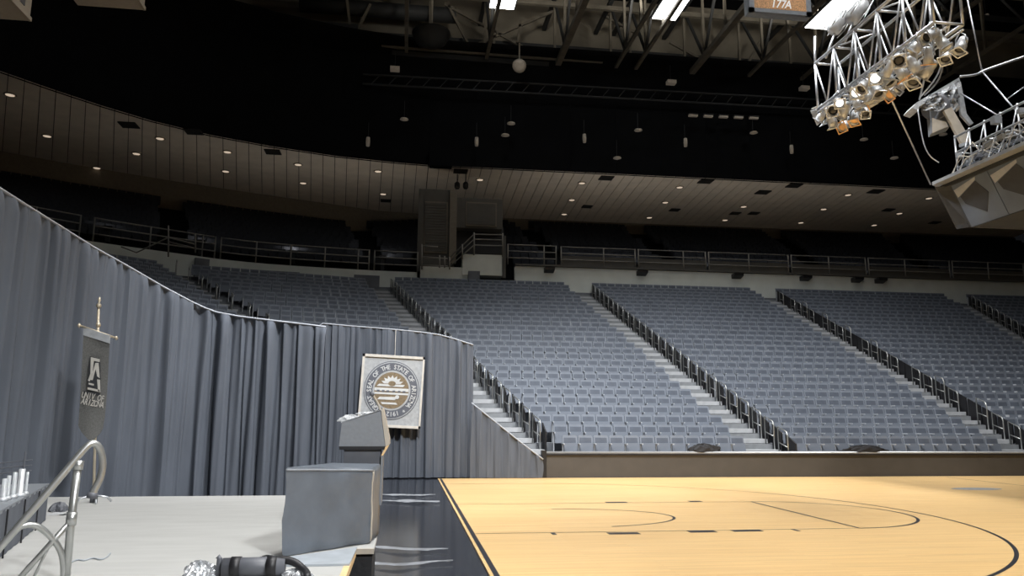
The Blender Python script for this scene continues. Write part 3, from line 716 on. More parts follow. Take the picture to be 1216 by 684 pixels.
# ================================================================== CURTAINS
def drape(name, ctrl, label, cat, bot, period, amp, seed, npan=1):
    """ctrl: (x, y, ztop) along the hanging line"""
    rr = random.Random(seed); P = resample(ctrl, .028); base = (P[0][0], P[0][1], bot(P[0]))
    t = thing(name, base, label, cat)
    L = 0; ph = rr.uniform(0, 6); ph2 = 1.0; offs = []; pmod = 1.0
    for i, p in enumerate(P):
        f = i/(len(P)-1)
        pmod += rr.uniform(-.05, .05); pmod = min(1.5, max(.6, pmod))
        per = period(f)*pmod; ph += 2*math.pi*.028/per; ph2 += 2*math.pi*.028/(per*2.7)
        offs.append(((.75+.45*math.sin(ph2*.77))*math.sin(ph)+.38*math.sin(2*ph+ph2)+.55*math.sin(ph2)+.16*math.sin(3.3*ph), ph2))
    K = len(P); cut = [int(K*i/npan) for i in range(npan+1)]
    zf = [1, .985, .95, .85, .65, .4, .2, .06, 0]
    for c in range(npan):
        a, b = cut[c], min(K-1, cut[c+1])
        rows = []
        for f in zf:
            row = []
            for i in range(a, b+1):
                p = P[i]; tt = P[min(i+1, K-1)]-P[max(i-1, 0)]; tt = tt[:2]/np.linalg.norm(tt[:2]); nn = np.array([tt[1], -tt[0]])
                am = amp*(.22 if f > .99 else (.6 if f > .96 else 1.0))*(1.12-.15*f)
                s = offs[i][0]+.25*math.sin(offs[i][1]*1.7+f*3)
                zb = bot(p); d = nn*am*s*.6+tt*(.02*math.sin(offs[i][1]*3+f*4))
                row.append((p[0]+d[0], p[1]+d[1], zb+(p[2]-zb)*f))
            rows.append(row)
        MB().grid(rows).build('drape_panel', DRAPE, t, True)
    MB().path([(p[0], p[1], p[2]+.012) for p in P[::8]]+[tuple(P[-1]+np.array((0, 0, .012)))], .020, 6).build('top_hem', HEM, t, True)
    for i in range(K//10, K-4, max(1, K//5)):
        p = P[i]; tt = P[min(i+1, K-1)]-P[max(i-1, 0)]; tt = tt[:2]/np.linalg.norm(tt[:2]); nn = np.array([-tt[1], tt[0]])*(amp*1.6+.04)
        MB().path([(p[0]+nn[0], p[1]+nn[1], bot(p)), (p[0]+nn[0], p[1]+nn[1], p[2])], .025, 6).build('support_pole', STEEL, t, True)
    return t
cl_ctrl = [ondist(x, y, D) for x, y, D in ((-70, 183, 11.1), (-40, 201, 11.5), (0, 225, 12.0), (38, 249, 12.8), (75, 272, 13.6), (112, 295, 14.4), (150, 316, 15.1), (195, 342, 15.8), (235, 363, 16.2), (255, 371, 16.2), (280, 376, 16.1), (320, 381, 15.9), (355, 385, 15.75), (387, 389, 15.6))]
drape('stage_curtain', cl_ctrl, 'tall grey pleated curtain behind the banner, sloping down from the left', 'curtain', lambda p: SZ+.01 if p[1] < -.1 else .01, lambda f: .40-.12*f, .115, 11, 4)
cr_ctrl = [ony(x, y, Y) for x, y, Y in ((325, 392, 8.7), (376, 391, 8.55), (382, 384.5, 8.5), (420, 388, 8.35), (460, 391, 8.2), (500, 395, 8.2), (522, 398, 8.2), (540, 403, 8.2), (562, 410, 8.2))]
drape('stage_curtain', cr_ctrl, 'grey pleated curtain behind the round seal sign', 'curtain', lambda p: .01, lambda f: .25, .085, 12, 2)
cw_ctrl = [ony(x, y, Y) for x, y, Y in ((560, 479, 8.02), (590, 503, 7.98), (620, 527, 7.93), (645, 546, 7.90))]
drape('stage_curtain', cw_ctrl, 'low grey curtain end tapering down to the court wall', 'curtain', lambda p: .01, lambda f: .26, .05, 13, 1)

# ================================================================== SEAL SIGN
sc = np.array((-1.33, 8.04, 2.27)); rl = math.radians(-2.4)
ux = np.array((math.cos(rl), 0, math.sin(rl))); uy = np.array((-math.sin(rl), 0, math.cos(rl))); un_ = np.array((0, -1., 0))
def SP(x, y, d=0): return tuple(sc+ux*x+uy*y+un_*d)
t = thing('seal_sign', (sc[0], sc[1], sc[2]-.96), 'square pale sign with a round lettered seal hung on the grey curtain', 'sign')
hw, hh = .825, .955
MB().extr([SP(-hw, -hh), SP(hw, -hh), SP(hw, hh), SP(-hw, hh)], (0, -.03, 0)).build('board', SIGNPALE, t)
for (x0, y0, x1, y1) in ((-hw, hh-.07, hw, hh), (-hw, -hh, hw, -hh+.07), (-hw, -hh, -hw+.06, hh), (hw-.05, -hh, hw, hh)):
    MB().extr([SP(x0, y0, .03), SP(x1, y0, .03), SP(x1, y1, .03), SP(x0, y1, .03)], (0, -.035, 0)).build('frame', SIGNFRAME, t)
cyy = .02
def disc(r, d0, d1, M, name, n=56, sx=1.0):
    MB().extr([SP(r*sx*math.cos(2*math.pi*i/n), cyy+r*1.06*math.sin(2*math.pi*i/n), d0) for i in range(n)], tuple(un_*(d1-d0))).build(name, M, t)
disc(.735, .03, .036, SIGNNAVY, 'outer_line'); disc(.715, .036, .040, SIGNPALE, 'outer_ring'); disc(.69, .040, .044, SIGNNAVY, 'letter_ring')
disc(.50, .044, .050, SIGNPALE, 'inner_ring'); disc(.455, .050, .054, SIGNGOLD, 'centre')
MB().path([SP(.02, hh-.01, .01), (sc[0]+.06, 8.19, 3.93)], .008, 6).build('hanger_cord', SIGNFRAME, t)
lt = MB(); S = 'GREAT SEAL OF THE STATE OF ARIZONA * 1912 * '
for i, ch in enumerate(S):
    if ch == ' ': continue
    a = math.radians(232-i*360/len(S)); rad = np.array((math.cos(a), math.sin(a)*1.06)); 
    uyy = ux*rad[0]+uy*rad[1]; uyy /= np.linalg.norm(uyy); uxx = np.cross(uyy, un_); uxx = uxx/np.linalg.norm(uxx)
    V, Fc = glyph(ch, 0); c = np.array(SP(.535*rad[0], cyy+.535*rad[1], .047))
    if np.dot(np.cross(uxx, uyy), un_) < 0: uxx = -uxx
    lt.add([tuple(c+uxx*v[0]*.15+uyy*v[1]*.17+un_*v[2]*.15) for v in V], Fc)
lt.build('lettering', SIGNLET, t)
def band(pts, M, name, d=.056): MB().extr([SP(x, cyy+y, .054) for x, y in pts], tuple(un_*(d-.054+.004))).build(name, M, t)
band([(-.40, .10), (.30, .10), (.34, .16), (-.34, .16)], SIGNLET, 'pale_band')
band([(-.45, -.02), (.45, -.02), (.45, .06), (-.45, .06)], SIGNLET, 'pale_band'); band([(-.44, -.11), (.44, -.11), (.45, -.06), (-.45, -.06)], SIGNLET, 'pale_band')
band([(-.36, -.25), (.10, -.25), (.18, -.17), (-.30, -.18)], SIGNLET, 'pale_band'); band([(-.22, -.37), (.18, -.37), (.14, -.32), (-.26, -.32)], SIGNLET, 'pale_band')
rayp = []
for i in range(15):
    a = math.pi*(.06+.88*i/14); r = .31 if i % 2 else .22; rayp.append((r*math.cos(a), .14+r*math.sin(a)*.85))
band(rayp, SIGNLET, 'sun_rays'); band([(.10*math.cos(i*.45), .18+.07*math.sin(i*.45)) for i in range(14)], SIGNGOLD, 'sun', .060)
for x in (-.35, -.22, -.10, .06, .20, .33): band([(x-.035, -.045), (x+.035, -.045), (x+.04, .0), (x-.03, .0)], SIGNNAVY, 'dark_mark', .060)
band([(.16+.055*math.cos(i*.6), -.17+.055*math.sin(i*.6)) for i in range(10)], SIGNLET, 'pale_dot', .060)

# ================================================================== BANNER
bb = onz(111, 597, SZ); bt = ony(117, 366, bb[1])
t = thing('banner_stand', bb, 'hanging grey lettered banner on a thin pole at the back of the stage', 'banner')
MB().path([bb, bt], .019, 8).build('pole', BRASS, t, True)
MB().lathe([(.01, .16), (.025, .12), (.012, .08), (.035, .05), (.035, .02), (.015, 0)][::-1], bt, 10).build('finial', BRASS, t, True)
MB().lathe([(.026, 0), (.034, .03), (.026, .06)], bb+(bt-bb)*.90, 10).build('pole_ring', BRASS, t, True)
cross = [ony(94, 386.5, bb[1]-.10), ony(138, 401.5, bb[1]+.02)]
MB().path(cross, .016, 8).build('crossbar', BRASS, t, True)
for c in cross: MB().lathe([(.01, -.03), (.03, 0), (.01, .03)], c, 8).build('crossbar_knob', BRASS, t, True)
def BP(px, py, d=0): return ony(px, py, bb[1]-.07-d)
L_ = [(99.5, 389), (98, 420), (96, 460), (94, 490), (93, 506)]; R_ = [(130.5, 399), (129, 425), (127, 462), (124.5, 492), (122, 509)]
rows = []
for (a, b) in zip(L_, R_):
    rows.append([tuple(BP(a[0]+(b[0]-a[0])*f, a[1]+(b[1]-a[1])*f, .02*math.sin(f*5+a[1]*.05))) for f in np.linspace(0, 1, 9)])
tip = [tuple(BP(93+(122-93)*f, 506+3*f+17*(1-abs(2*f-1))**.7, .01)) for f in np.linspace(0, 1, 9)]
rows.append(tip)
cl_ = MB().grid(rows); cl_.grid([[(p[0], p[1]+.012, p[2]) for p in r] for r in rows]); cloth = cl_.build('cloth', BANNER, t, True)
MB().extr([BP(99, 388, .012), BP(131, 398.5, .012), BP(130.5, 408, .012), BP(99, 398, .012)], (0, -.008, 0)).build('top_sleeve', SIGNPALE, t)
def quadpx(pts, d, name, M, th=.006): MB().extr([BP(x, y, d) for x, y in pts], (0, -th, 0)).build(name, M, cloth)
quadpx([(107, 423), (119, 426), (120, 465), (104, 462), (104, 452)], .028, 'letter_ground', BANNERD)
quadpx([(108, 424), (118.5, 426.5), (118.3, 430), (111.5, 428.5), (109.5, 446), (106.5, 453), (104.5, 452), (107.5, 444)], .036, 'letter', BANNERL)
quadpx([(113.5, 431), (117, 431), (118.5, 449), (115.5, 447), (113.8, 438), (110, 451.5), (107.5, 451)], .036, 'letter', BANNERL)
quadpx([(115.5, 450.5), (119, 451), (119.3, 465.5), (116.5, 464.5)], .036, 'letter', BANNERL)
quadpx([(105.5, 454.5), (111.5, 456), (111.3, 458), (105.4, 456.5)], .036, 'letter', BANNERL)
quadpx([(104.3, 460), (118.5, 463), (118.3, 465.5), (104.2, 462.5)], .036, 'letter', BANNERL)
quadpx([(98.5, 464), (119, 467), (118.5, 470), (98, 466.5)], .028, 'letter_ground', BANNERD)
tx = MB(); ubx = (BP(120, 472)-BP(100, 468)); ubx /= np.linalg.norm(ubx); uby = np.array((0, 0, 1.)); uby = uby-ubx*(uby@ubx); uby /= np.linalg.norm(uby)
put_text(tx, 'UNIV OF', BP(109.5, 474.5, .034), ubx, uby, .12, .36, gw=.58); put_text(tx, 'ARIZONA', BP(109, 482, .034), ubx, uby, .12, .36, gw=.58)
tx.build('lettering', BANNERL, cloth)
for a in range(4):
    an = .5+a*math.pi/2
    MB().path([bb+np.array((0, 0, .10)), bb+np.array((.16*math.cos(an), .16*math.sin(an), .07)), bb+np.array((.22*math.cos(an), .22*math.sin(an), .008))], .014, 6).build('foot', ALU, t, True)
MB().lathe([(.05, 0), (.05, .12), (.03, .16)], bb, 10).build('collar', LECTD, t, True)

# ================================================================== STAIR HANDRAIL
fp = onz(78, 690, SZ); nv = (.6, -.8, 0)
def HP(px, py): return onpl(px, py, nv, fp)
t = thing('stair_handrail', fp, 'bent steel tube handrail with curled top end at the stage steps', 'handrail')
top = smooth_poly([HP(-25, 680), HP(0, 650), HP(40, 604), HP(80, 557), HP(100, 533), HP(108, 526), HP(115, 527), HP(121, 537), HP(122.5, 553), HP(119, 569), HP(113, 580), HP(109.5, 588)], 2)
MB().path(top, .026, 12).build('top_rail', STEEL, t, True)
MB().path([HP(92.5, 553), HP(84.5, 618), HP(78, 690)], .028, 12).build('post', STEEL, t, True)
MB().path([HP(85.8, 608), HP(84, 624)], .036, 12).build('clamp', STEEL, t, True)
MB().path([HP(93.8, 547), HP(92, 558)], .036, 12).build('clamp', STEEL, t, True)
MB().path(smooth_poly([HP(14, 635), HP(24, 625), (HP(36, 622.5)), HP(48, 626), HP(62, 639), HP(72, 653), HP(75.5, 668), HP(75.5, 690)], 2), .022, 10).build('lower_hoop', STEEL, t, True)
MB().path([HP(85, 618), HP(64, 641), HP(20, 690)], .020, 10).build('brace', STEEL, t, True)
MB().path([HP(62, 642), HP(50, 665), HP(38, 690)], .010, 8).build('thin_stay', STEEL, t, True)
MB().path([HP(110.5, 585), HP(108.5, 592)], .036, 10).build('end_cap', LECTD, t, True)

# ================================================================== LOW DRAPED TABLE
A = onz(5, 659, SZ); B = onz(54, 618, SZ); dr = (B-A)/np.linalg.norm(B-A); lf = np.array((-dr[1], dr[0], 0)); A = A-dr*1.2
if lf[0] > 0: lf = -lf
TZ = .80
t = thing('draped_table', A, 'low long table with a dark grey cloth at the stage edge', 'table')
c0, c1, c2, c3 = A, B, B+lf*.9, A+lf*.9
pts = resample([c0, c1, c2, c3, c0], .06); rows = []
for f in (0, .3, .7, 1):
    rows.append([(p[0]+  .005*math.sin(i*1.3)*(1-f), p[1]+.005*math.sin(i*.9+1)*(1-f), SZ+.005+(TZ-SZ-.005)*f) for i, p in enumerate(pts)])
MB().grid(rows).build('cloth_skirt', CLOTHT, t, True)
MB().prism([tuple(c[:2]) for c in (c0, c1, c2, c3)], TZ-.02, TZ+.012).build('table_top', LECT, t)
for f in (.28, .52, .76):
    p = A+(B-A)*f; MB().box((p[0]-lf[0]*.02, p[1]-lf[1]*.02, (SZ+TZ)/2), (.014, .014, TZ-SZ), math.atan2(dr[1], dr[0])).build('cloth_seam', BLK, t)
for i, (px, h, r) in enumerate(((3, .20, .022), (8, .22, .018), (15, .24, .02), (23, .26, .028), (30, .22, .014))):
    p = onz(px, 598-px*.28-2, TZ+.012)
    g = thing('glass_vase', p, ('slim clear glass cylinder on the low draped table, %s from the stage front' % ORD[i] if i != 3 else 'wide pale glass cylinder on the low draped table'), 'glass', 'glass cylinders on the low table' if i != 3 else None)
    MB().lathe([(r*1.8, 0), (r*1.8, .012), (r, .02), (r, h), (r*.8, h), (r*.8, .03)], p, 12).build('tube', GLASSY if i != 3 else ALUW, g, True)
    MB().lathe([(r*2.0, 0), (r*2.0, .025), (r, .035)], p, 12).build('foot', ALUW, g, True)
p = onz(8, 590, TZ+.012)
g = thing('wire_rack', p, 'dark wire rack behind the glass cylinders on the low table', 'rack')
for s_ in (0, 1, 2): MB().path([p+np.array((-.25, 0, .20+s_*.05)), p+np.array((.15, .1, .24+s_*.05))], .006, 6).build('wire', LECTD, g)
for s_ in (-.2, .1): MB().path([p+np.array((s_, .05, 0)), p+np.array((s_, .05, .42))], .007, 6).build('upright', LECTD, g)
p = onz(70, 607, SZ); tag(lump('folded_shoe_bag', tuple(p), .10, .14, .10, LECTD, None, None, 5), 'small dark folded bag lying by the curtain foot behind the handrail', 'bag')
p = onz(65, 611, SZ); q = MB().grid([[(p[0]+x, p[1]+y, SZ+.006+.012*math.sin(x*22+y*17)) for x in np.linspace(-.22, .15, 9)] for y in np.linspace(-.1, .1, 6)])
q.grid([[(p[0]+x, p[1]+y, SZ+.003) for x in np.linspace(-.22, .15, 9)] for y in np.linspace(-.1, .1, 6)])
tag(q.build('paper_sheet', PAPER, org=(p[0], p[1], SZ)), 'loose pale paper sheet lying beside the small dark bag', 'paper')
cab = [onz(x, y, SZ+.008) for x, y in ((84, 668), (92, 664), (100, 666), (110, 662), (120, 665), (128, 661), (131, 657))]
tag(MB().path(smooth_poly(cab, 2), .007, 6).build('thin_cable', MATGREY, org=tuple(cab[0]), smooth=True), 'thin grey cable lying on the stage beside the handrail post', 'cable')

# ================================================================== LECTERN AND COVERED BOX
P1 = onz(334, 662, SZ); P2 = onz(440, 646, SZ); P3 = onz(449, 638, SZ); P4 = np.array((-1.66, -4.93, SZ))
t = thing('covered_box', P1, 'wide box under a grey vinyl cover, standing before the lectern', 'box')
tops = [ondist(337, 558.5, 7.0), None, None, None]
zt = [1.15, 1.10, 1.12, 1.14]
corners = [P1, P2, P3, P4]
rr = random.Random(4)
ring = []
for i in range(4):
    a, b = corners[i], corners[(i+1) % 4]; n = 22 if i == 0 else 8
    for j in range(n):
        f = j/n; ring.append((a+(b-a)*f, zt[i]+(zt[(i+1) % 4]-zt[i])*f, i, f))
cen = sum(corners)/4
rows = []
for lv, f in enumerate((0, .03, .09, .2, .4, .6, .8, .92, .97, 1.0)):
    row = []
    for (p, z1, i, g) in ring+[ring[0]]:
        out = (p-cen)[:2]; out = out/np.linalg.norm(out)
        b = .012*math.sin(g*17+f*6+i)+.010*math.sin(g*7-f*11)+(.025 if f < .05 else 0)*math.sin(g*13)
        ins = -.03 if f in (0,) else (-.006 if f == .03 else (-.005 if f == .97 else (-.022 if f == 1.0 else 0)))
        if i != 0: b *= .4
        lift = (.02+.05*g if i == 0 else 0)*0
        row.append((p[0]+out[0]*(b+ins), p[1]+out[1]*(b+ins), SZ+.006+(z1-SZ-.006)*f+lift))
    rows.append(row)
mbx = MB().grid(rows); body = mbx.build('vinyl_cover', VINYL, t, True)
tp_ = MB().add([r for r in rows[-1][:-1]], [tuple(range(len(rows[-1])-1))]); tp_.build('cover_top', VINYL, t)
MB().path([r for r in rows[-2][:23]], .012, 6).build('top_piping', LECT, t, True)
MB().path([rows[k][22] for k in range(1, 9)], .010, 6).build('corner_piping', BEIGE, t, True)

LY = -4.70
def LP(px, py, y=LY): return ony(px, py, y)
t = thing('lectern', (LP(430, 560)[0], LY+.2, SZ), 'grey lectern with a tilted desk top, behind the covered box', 'lectern')
c0, c1 = LP(408, 540), LP(452, 540)
MB().extr([(c0[0], LY+.03, SZ), (c1[0], LY+.03, SZ), (c1[0], LY+.03, LP(430, 532)[2]), (c0[0], LY+.03, LP(430, 532)[2])], (0, .38, 0)).build('pedestal', LECTD, t)
MB().extr([LP(403, 534), LP(457, 534), LP(457.5, 530), LP(402.5, 530)], (0, .46, 0)).build('desk_base', BLK, t)
MB().extr([LP(402.5, 530), LP(457.5, 530), LP(452, 487), LP(406, 501.5)], (0, .46, 0)).build('desk_body', LECT, t)
MB().extr([LP(405, 502.2), LP(452.5, 487.8), LP(452.3, 486.4), LP(404.8, 500.8)], (0, .47, 0)).build('desk_edge', SIGNPALE, t)
MB().extr([LP(452.6, 487), LP(457.8, 530), LP(462.5, 528), LP(462.5, 521), LP(455, 484)], (0, .46, 0)).build('front_board', BEIGE, t)
MB().extr([LP(457.8, 530.2), LP(462.3, 528.4), LP(455, 541), LP(452.5, 541)], (0, .40, 0)).build('front_brace', EDGEWOOD, t)
MB().extr([LP(452.6, 541), LP(455, 541), LP(452.5, 600), LP(449.5, 600)], (0, .40, 0)).build('front_panel', LECT, t)
pb = LP(415, 497, LY+.2); o = lump('crumpled_paper', (pb[0]+.02, LY+.2, pb[2]-.03), .12, .10, .065, PAPER, 'white crumpled paper lying on the sloping lectern desk', 'paper', 9)
pb = LP(438, 489, LY+.22); o = lump('crumpled_paper', (pb[0], LY+.22, pb[2]-.03), .11, .10, .03, PAPER, 'flatter crumpled paper near the high edge of the lectern desk', 'paper', 10)
g0, g1 = LP(452, 488, LY+.1), LP(443, 470, LY+.05)
g = thing('gooseneck_microphone', g0, 'thin pale gooseneck microphone rising from the lectern top', 'microphone')
MB().path(smooth_poly([g0, LP(450, 482, LY+.1), LP(447, 476, LY+.08), g1], 2), .012, 8).build('gooseneck', BEIGE, g, True)
MB().path([g1, LP(440.5, 466.5, LY+.04)], .020, 8).build('capsule', LECTD, g, True)
# mat and gear on the stage
q = [onz(x, y, SZ+.008) for x, y in ((327, 667.5), (346, 662), (424, 651), (415, 671), (331, 672))]
mt = MB().prism([tuple(p[:2]) for p in q], SZ+.001, SZ+.018).build('vinyl_mat', MATGREY, org=(q[0][0], q[0][1], SZ)); tag(mt, 'pale grey vinyl mat spread under the covered box', 'mat')
GY = -6.62
def gx(px): return ony(px, 678, GY)[0]
t = thing('equipment_roll', (gx(300), GY, SZ), 'dark grey equipment roll with black straps lying at the stage front', 'equipment')
a, b = gx(264), gx(338)
MB().path([(a, GY, SZ+.072), (b, GY+.02, SZ+.072)], .072, 14).build('roll', LECTD, t, True)
for px in (279, 322): MB().path([(gx(px)-.03, GY, SZ+.074), (gx(px)+.04, GY, SZ+.074)], .079, 14).build('strap', BLK, t, True)
MB().path([(gx(259), GY, SZ), (gx(259)+.005, GY, SZ+.14), (gx(259)-.012, GY, SZ+.155)], .02, 8).build('upright_pin', LECTD, t, True)
MB().path(smooth_poly([(b-.1, GY+.02, SZ+.12), (b+.05, GY, SZ+.12), (b+.16, GY-.05, SZ+.05), (b+.19, GY-.2, SZ+.03)], 2), .03, 8).build('black_hose', BLK, t, True)
lump('crumpled_film', (gx(236), GY+.03, SZ), .12, .15, .11, FOIL, 'silver crumpled plastic film beside the equipment roll', 'plastic film', 21)
lump('crumpled_film', (gx(352), GY-.02, SZ), .11, .10, .055, FOIL, 'silver crumpled plastic film at the black hose end', 'plastic film', 22)
p = onz(318, 664, SZ); lump('black_pouch', (p[0], p[1], SZ), .07, .05, .03, BLK, 'small flat black pouch at the corner of the covered box', 'pouch', 23)
# pale translucent wavy strips laid on the black floor
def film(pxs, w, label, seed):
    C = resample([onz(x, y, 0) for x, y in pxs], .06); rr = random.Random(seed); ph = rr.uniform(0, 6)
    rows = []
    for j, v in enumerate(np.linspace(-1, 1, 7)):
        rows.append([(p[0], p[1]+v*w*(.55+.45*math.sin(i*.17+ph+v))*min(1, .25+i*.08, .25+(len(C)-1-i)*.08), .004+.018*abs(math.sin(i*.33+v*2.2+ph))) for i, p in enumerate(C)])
    tag(MB().grid(rows).build('pale_strip', PALESTRIP, org=(C[0][0], C[0][1], 0), smooth=True), label, 'plastic film')
film([(452, 588), (485, 588.5), (517, 588)], .22, 'pale translucent strip on the black floor, farthest from the stage front', 1)
film([(450, 595.5), (480, 596), (522, 596)], .30, 'pale translucent strip on the black floor just before the farthest strip', 2)
film([(440, 650), (480, 653), (532, 653)], .17, 'wavy pale strip on the black floor level with the covered box', 3)
film([(425, 669), (470, 672), (500, 669), (538, 667)], .13, 'wavy pale strip on the black floor nearest the stage front', 4)

# ================================================================== LIGHTING TRUSS
X0, X1, ZB, ZT = 8.47, 9.05, 8.80, 9.94
YA, YB = 3.1, -.95
t = thing('lighting_truss', (8.9, 1, ZB), 'aluminium box truss full of stage lamps hanging over the court', 'truss')
for x in (X0, X1):
    for z in (ZB, ZT):
        MB().path([(x, YA, z), (x, YB, z)], .034, 8).build('chord', ALU, t, True)
MB().path([(X0-.02, YA, ZB-.10), (X0-.02, YB, ZB-.10)], .022, 6).build('lamp_bar', ALU, t, True)
MB().path([(X1, YA, ZB-.10), (X1, YB, ZB-.10)], .022, 6).build('lamp_bar', ALU, t, True)
MB().path([(X0+.30, YA, ZB-.04), (X0+.30, YB, ZB-.04)], .022, 6).build('lamp_bar', ALU, t, True)
n = 5; st_ = (YA-YB)/n
for x in (X0, X1):
    for j in range(n+1):
        y = YA-j*st_; MB().path([(x, y, ZB), (x, y, ZT)], .028, 7).build('upright', ALU, t, True)
    for j in range(n):
        y = YA-j*st_; MB().path([(x, y, ZT), (x, y-st_*.5, ZB)], .022, 6).build('diagonal', ALU, t, True); MB().path([(x, y-st_*.5, ZB), (x, y-st_, ZT)], .022, 6).build('diagonal', ALU, t, True)
for z in (ZB, ZT):
    for j in range(n+1):
        y = YA-j*st_; MB().path([(X0, y, z), (X1, y, z)], .026, 6).build('cross_tube', ALU, t, True)
    for j in range(n):
        y = YA-j*st_; MB().path([(X0 if j % 2 else X1, y, z), (X1 if j % 2 else X0, y-st_, z)], .02, 6).build('diagonal', ALU, t, True)
MB().path([(X0, YA, ZT), (X0+.1, YA+.1, ZT+.75)], .03, 6).build('bridle', ALU, t, True)
def par_can(loc, aim, lens, r, ln, label, group):
    loc = Vector(loc); q = Vector(aim).to_track_quat('Z', 'Y').to_matrix()
    t = thing('stage_lamp', loc, label, 'stage lamp', group)
    MB().lathe([(r*.45, -ln*.56), (r*.8, -ln*.5), (r*.9, -ln*.3), (r*.9, -ln*.05), (r*1.04, ln*.0), (r*1.04, ln*.5), (r*.95, ln*.5), (r*.9, ln*.3)], loc, 14, q).build('can', ALUW, t, True)
    MB().lathe([(r*.88, ln*.30), (r*.88, ln*.34), (r*.5, ln*.38)], loc, 14, q).build('lens', lens, t, True)
    a = q @ Vector((r*1.2, 0, 0)); up = Vector((0, 0, .26))
    MB().path([loc+a, loc+a*.9+up*.6, loc+up, loc-a*.9+up*.6, loc-a], .014, 6).build('yoke', ALU, t, True)
    fr = MB(); e = r*1.12
    for k in range(4):
        M3 = q @ Matrix.Rotation(k*math.pi/2, 3, 'Z'); c_ = loc+M3 @ Vector((e, 0, ln*.53)); fr.box(c_, (.02, 2*e+.02, .02), M=M3)
    fr.build('gel_frame', ALU if lens is not LENSO else LENSO, t)
    MB().path([loc+up, (loc.x, loc.y, ZB-.06)], .016, 6).build('hanger_clamp', ALU, t, True)
rr = random.Random(5)
for j in range(10):
    y = YA-.10-j*.42
    for rowi, x in enumerate((X0+.02, X0+.30, X1)):
        lens = (LENSW if (rowi == 0 and j in (2, 3, 5)) else LENSD) if rowi < 2 else (LENSO if j in (0, 1, 3, 4) else LENSD)
        if rowi == 1: lens = LENSO if j in (6, 8) else LENSD
        kind = 'white-lit' if lens is LENSW else ('amber-gelled' if lens is LENSO else 'dark-lensed')
        aim = (rr.uniform(-1, -.1) if rowi != 1 else rr.uniform(-.2, .6), rr.uniform(-.6, .9), -rr.uniform(.45, .9)) if lens is not LENSW else (-.35, -.8, -.6)
        wh = ('left row', 'middle row', 'lower right row')[rowi]
        par_can((x+rr.uniform(-.05, .05), y+rr.uniform(-.08, .08), ZB-(.20, .28, .36)[rowi]+rr.uniform(-.05, .05)), aim, lens, rr.uniform(.085, .12), rr.uniform(.27, .36), '%s silver stage lamp, %s from the barn-door lamp, %s of the truss' % (kind, ORD[j], ('outer row', 'inner row', 'court-side row')[rowi]), '%s lamps, %s of the truss' % (kind, ('outer row', 'inner row', 'court-side row')[rowi]))
# end flag lamp with barn doors
p = ony(986, 131, YA+.32); t = thing('barn_door_lamp', p, 'stage lamp with open barn doors at the far end of the truss', 'stage lamp')
q = Vector((-.8, -.3, -.5)).to_track_quat('Z', 'Y').to_matrix()
MB().lathe([(.10, -.2), (.14, .1), (.14, .15)], p, 12, q).build('can', LECTD, t, True)
for a in range(4):
    M3 = q @ Matrix.Rotation(a*math.pi/2, 3, 'Z')
    MB().extr([tuple(Vector(p)+M3 @ Vector(v)) for v in ((.13, -.13, .15), (.13, .13, .15), (.24, .20, .36), (.24, -.20, .36))], (.006, .006, .006)).build('barn_door', ALUW, t)
# chain hoists on top of the truss
for i, (px, py) in enumerate(((996, 27), (1018, 14))):
    p = ony(px, py, YA-.3-i*.8); t = thing('chain_hoist', p, ('grey chain hoist motor on the truss end, beside the bright panel', 'caged grey lamp head on top of the truss')[i], ('hoist', 'stage lamp')[i])
    q = Vector((.6, 0, .8)).to_track_quat('Z', 'Y').to_matrix()
    MB().lathe([(.10, -.32), (.17, -.25), (.17, .2), (.12, .3)], p, 14, q).build('motor_body', ALUW, t, True)
    for k in range(5):
        a = k*1.256; MB().path([Vector(p)+q @ Vector((.2*math.cos(a), .2*math.sin(a), -.3)), Vector(p)+q @ Vector((.24*math.cos(a), .24*math.sin(a), 0)), Vector(p)+q @ Vector((.2*math.cos(a), .2*math.sin(a), .35))], .016, 6).build('cage_bar', ALU, t, True)
    if i == 0: MB().path([p, (p[0]+.1, p[1], 23.5)], .012, 5).build('chain', ALU, t)
    MB().path([p, (X0+.1, p[1], ZT)], .03, 6).build('clamp', ALU, t, True)

# ================================================================== CENTRE-HUNG FRAME
CX, CY = 11.93, 4.0
t = thing('centre_hung_frame', (13, 2, 6.2), 'grey centre-hung frame with scrim skirt and exposed pipework over the court', 'hung frame')
MB().prism([(CX, CY), (CX+.25, CY+.15), (CX+.25, -3), (CX, -3)], 7.38, 7.46).build('lip', ALU, t)
MB().prism([(CX+.25, CY-.02), (18.5, CY-.02), (18.5, -3), (CX+.25, -3)], 7.30, 7.40).build('deck', BEAMD, t)
def skirt(a, b, name, M, th=.03):
    MB().extr([a[0], b[0], b[1], a[1]], (th, 0, 0)).build(name, M, t)
def SK(y, f): return (CX+.32+.45*f, y, 7.30-1.02*f)       # sloping scrim plane
yy = [3.75, 2.55, 1.25, -.1, -1.5, -3]
for i in range(5):
    MB().extr([SK(yy[i], 0), SK(yy[i+1]+.02, 0), SK(yy[i+1]+.02, 1), SK(yy[i], 1)], (.03, 0, .01)).build('scrim_panel', SKIRT, t)
    y0, y1 = yy[i], yy[i+1]; w = y0-y1
    e = [SK(y0-w*.10, .30), SK(y0-w*.62, .10), SK(y0-w*.80, .42), SK(y0-w*.55, .80), SK(y0-w*.14, .48)]
    MB().extr([(p[0]-.012, p[1], p[2]) for p in e], (.01, 0, 0)).build('scrim_opening', SKIRTD, t)
    e = [SK(y0-w*.02, .12), SK(y0-w*.66, .02), SK(y0-w*.64, .08), SK(y0-w*.04, .30)]
    MB().extr([(p[0]-.018, p[1], p[2]) for p in e], (.01, 0, 0)).build('scrim_fold', HEM, t)
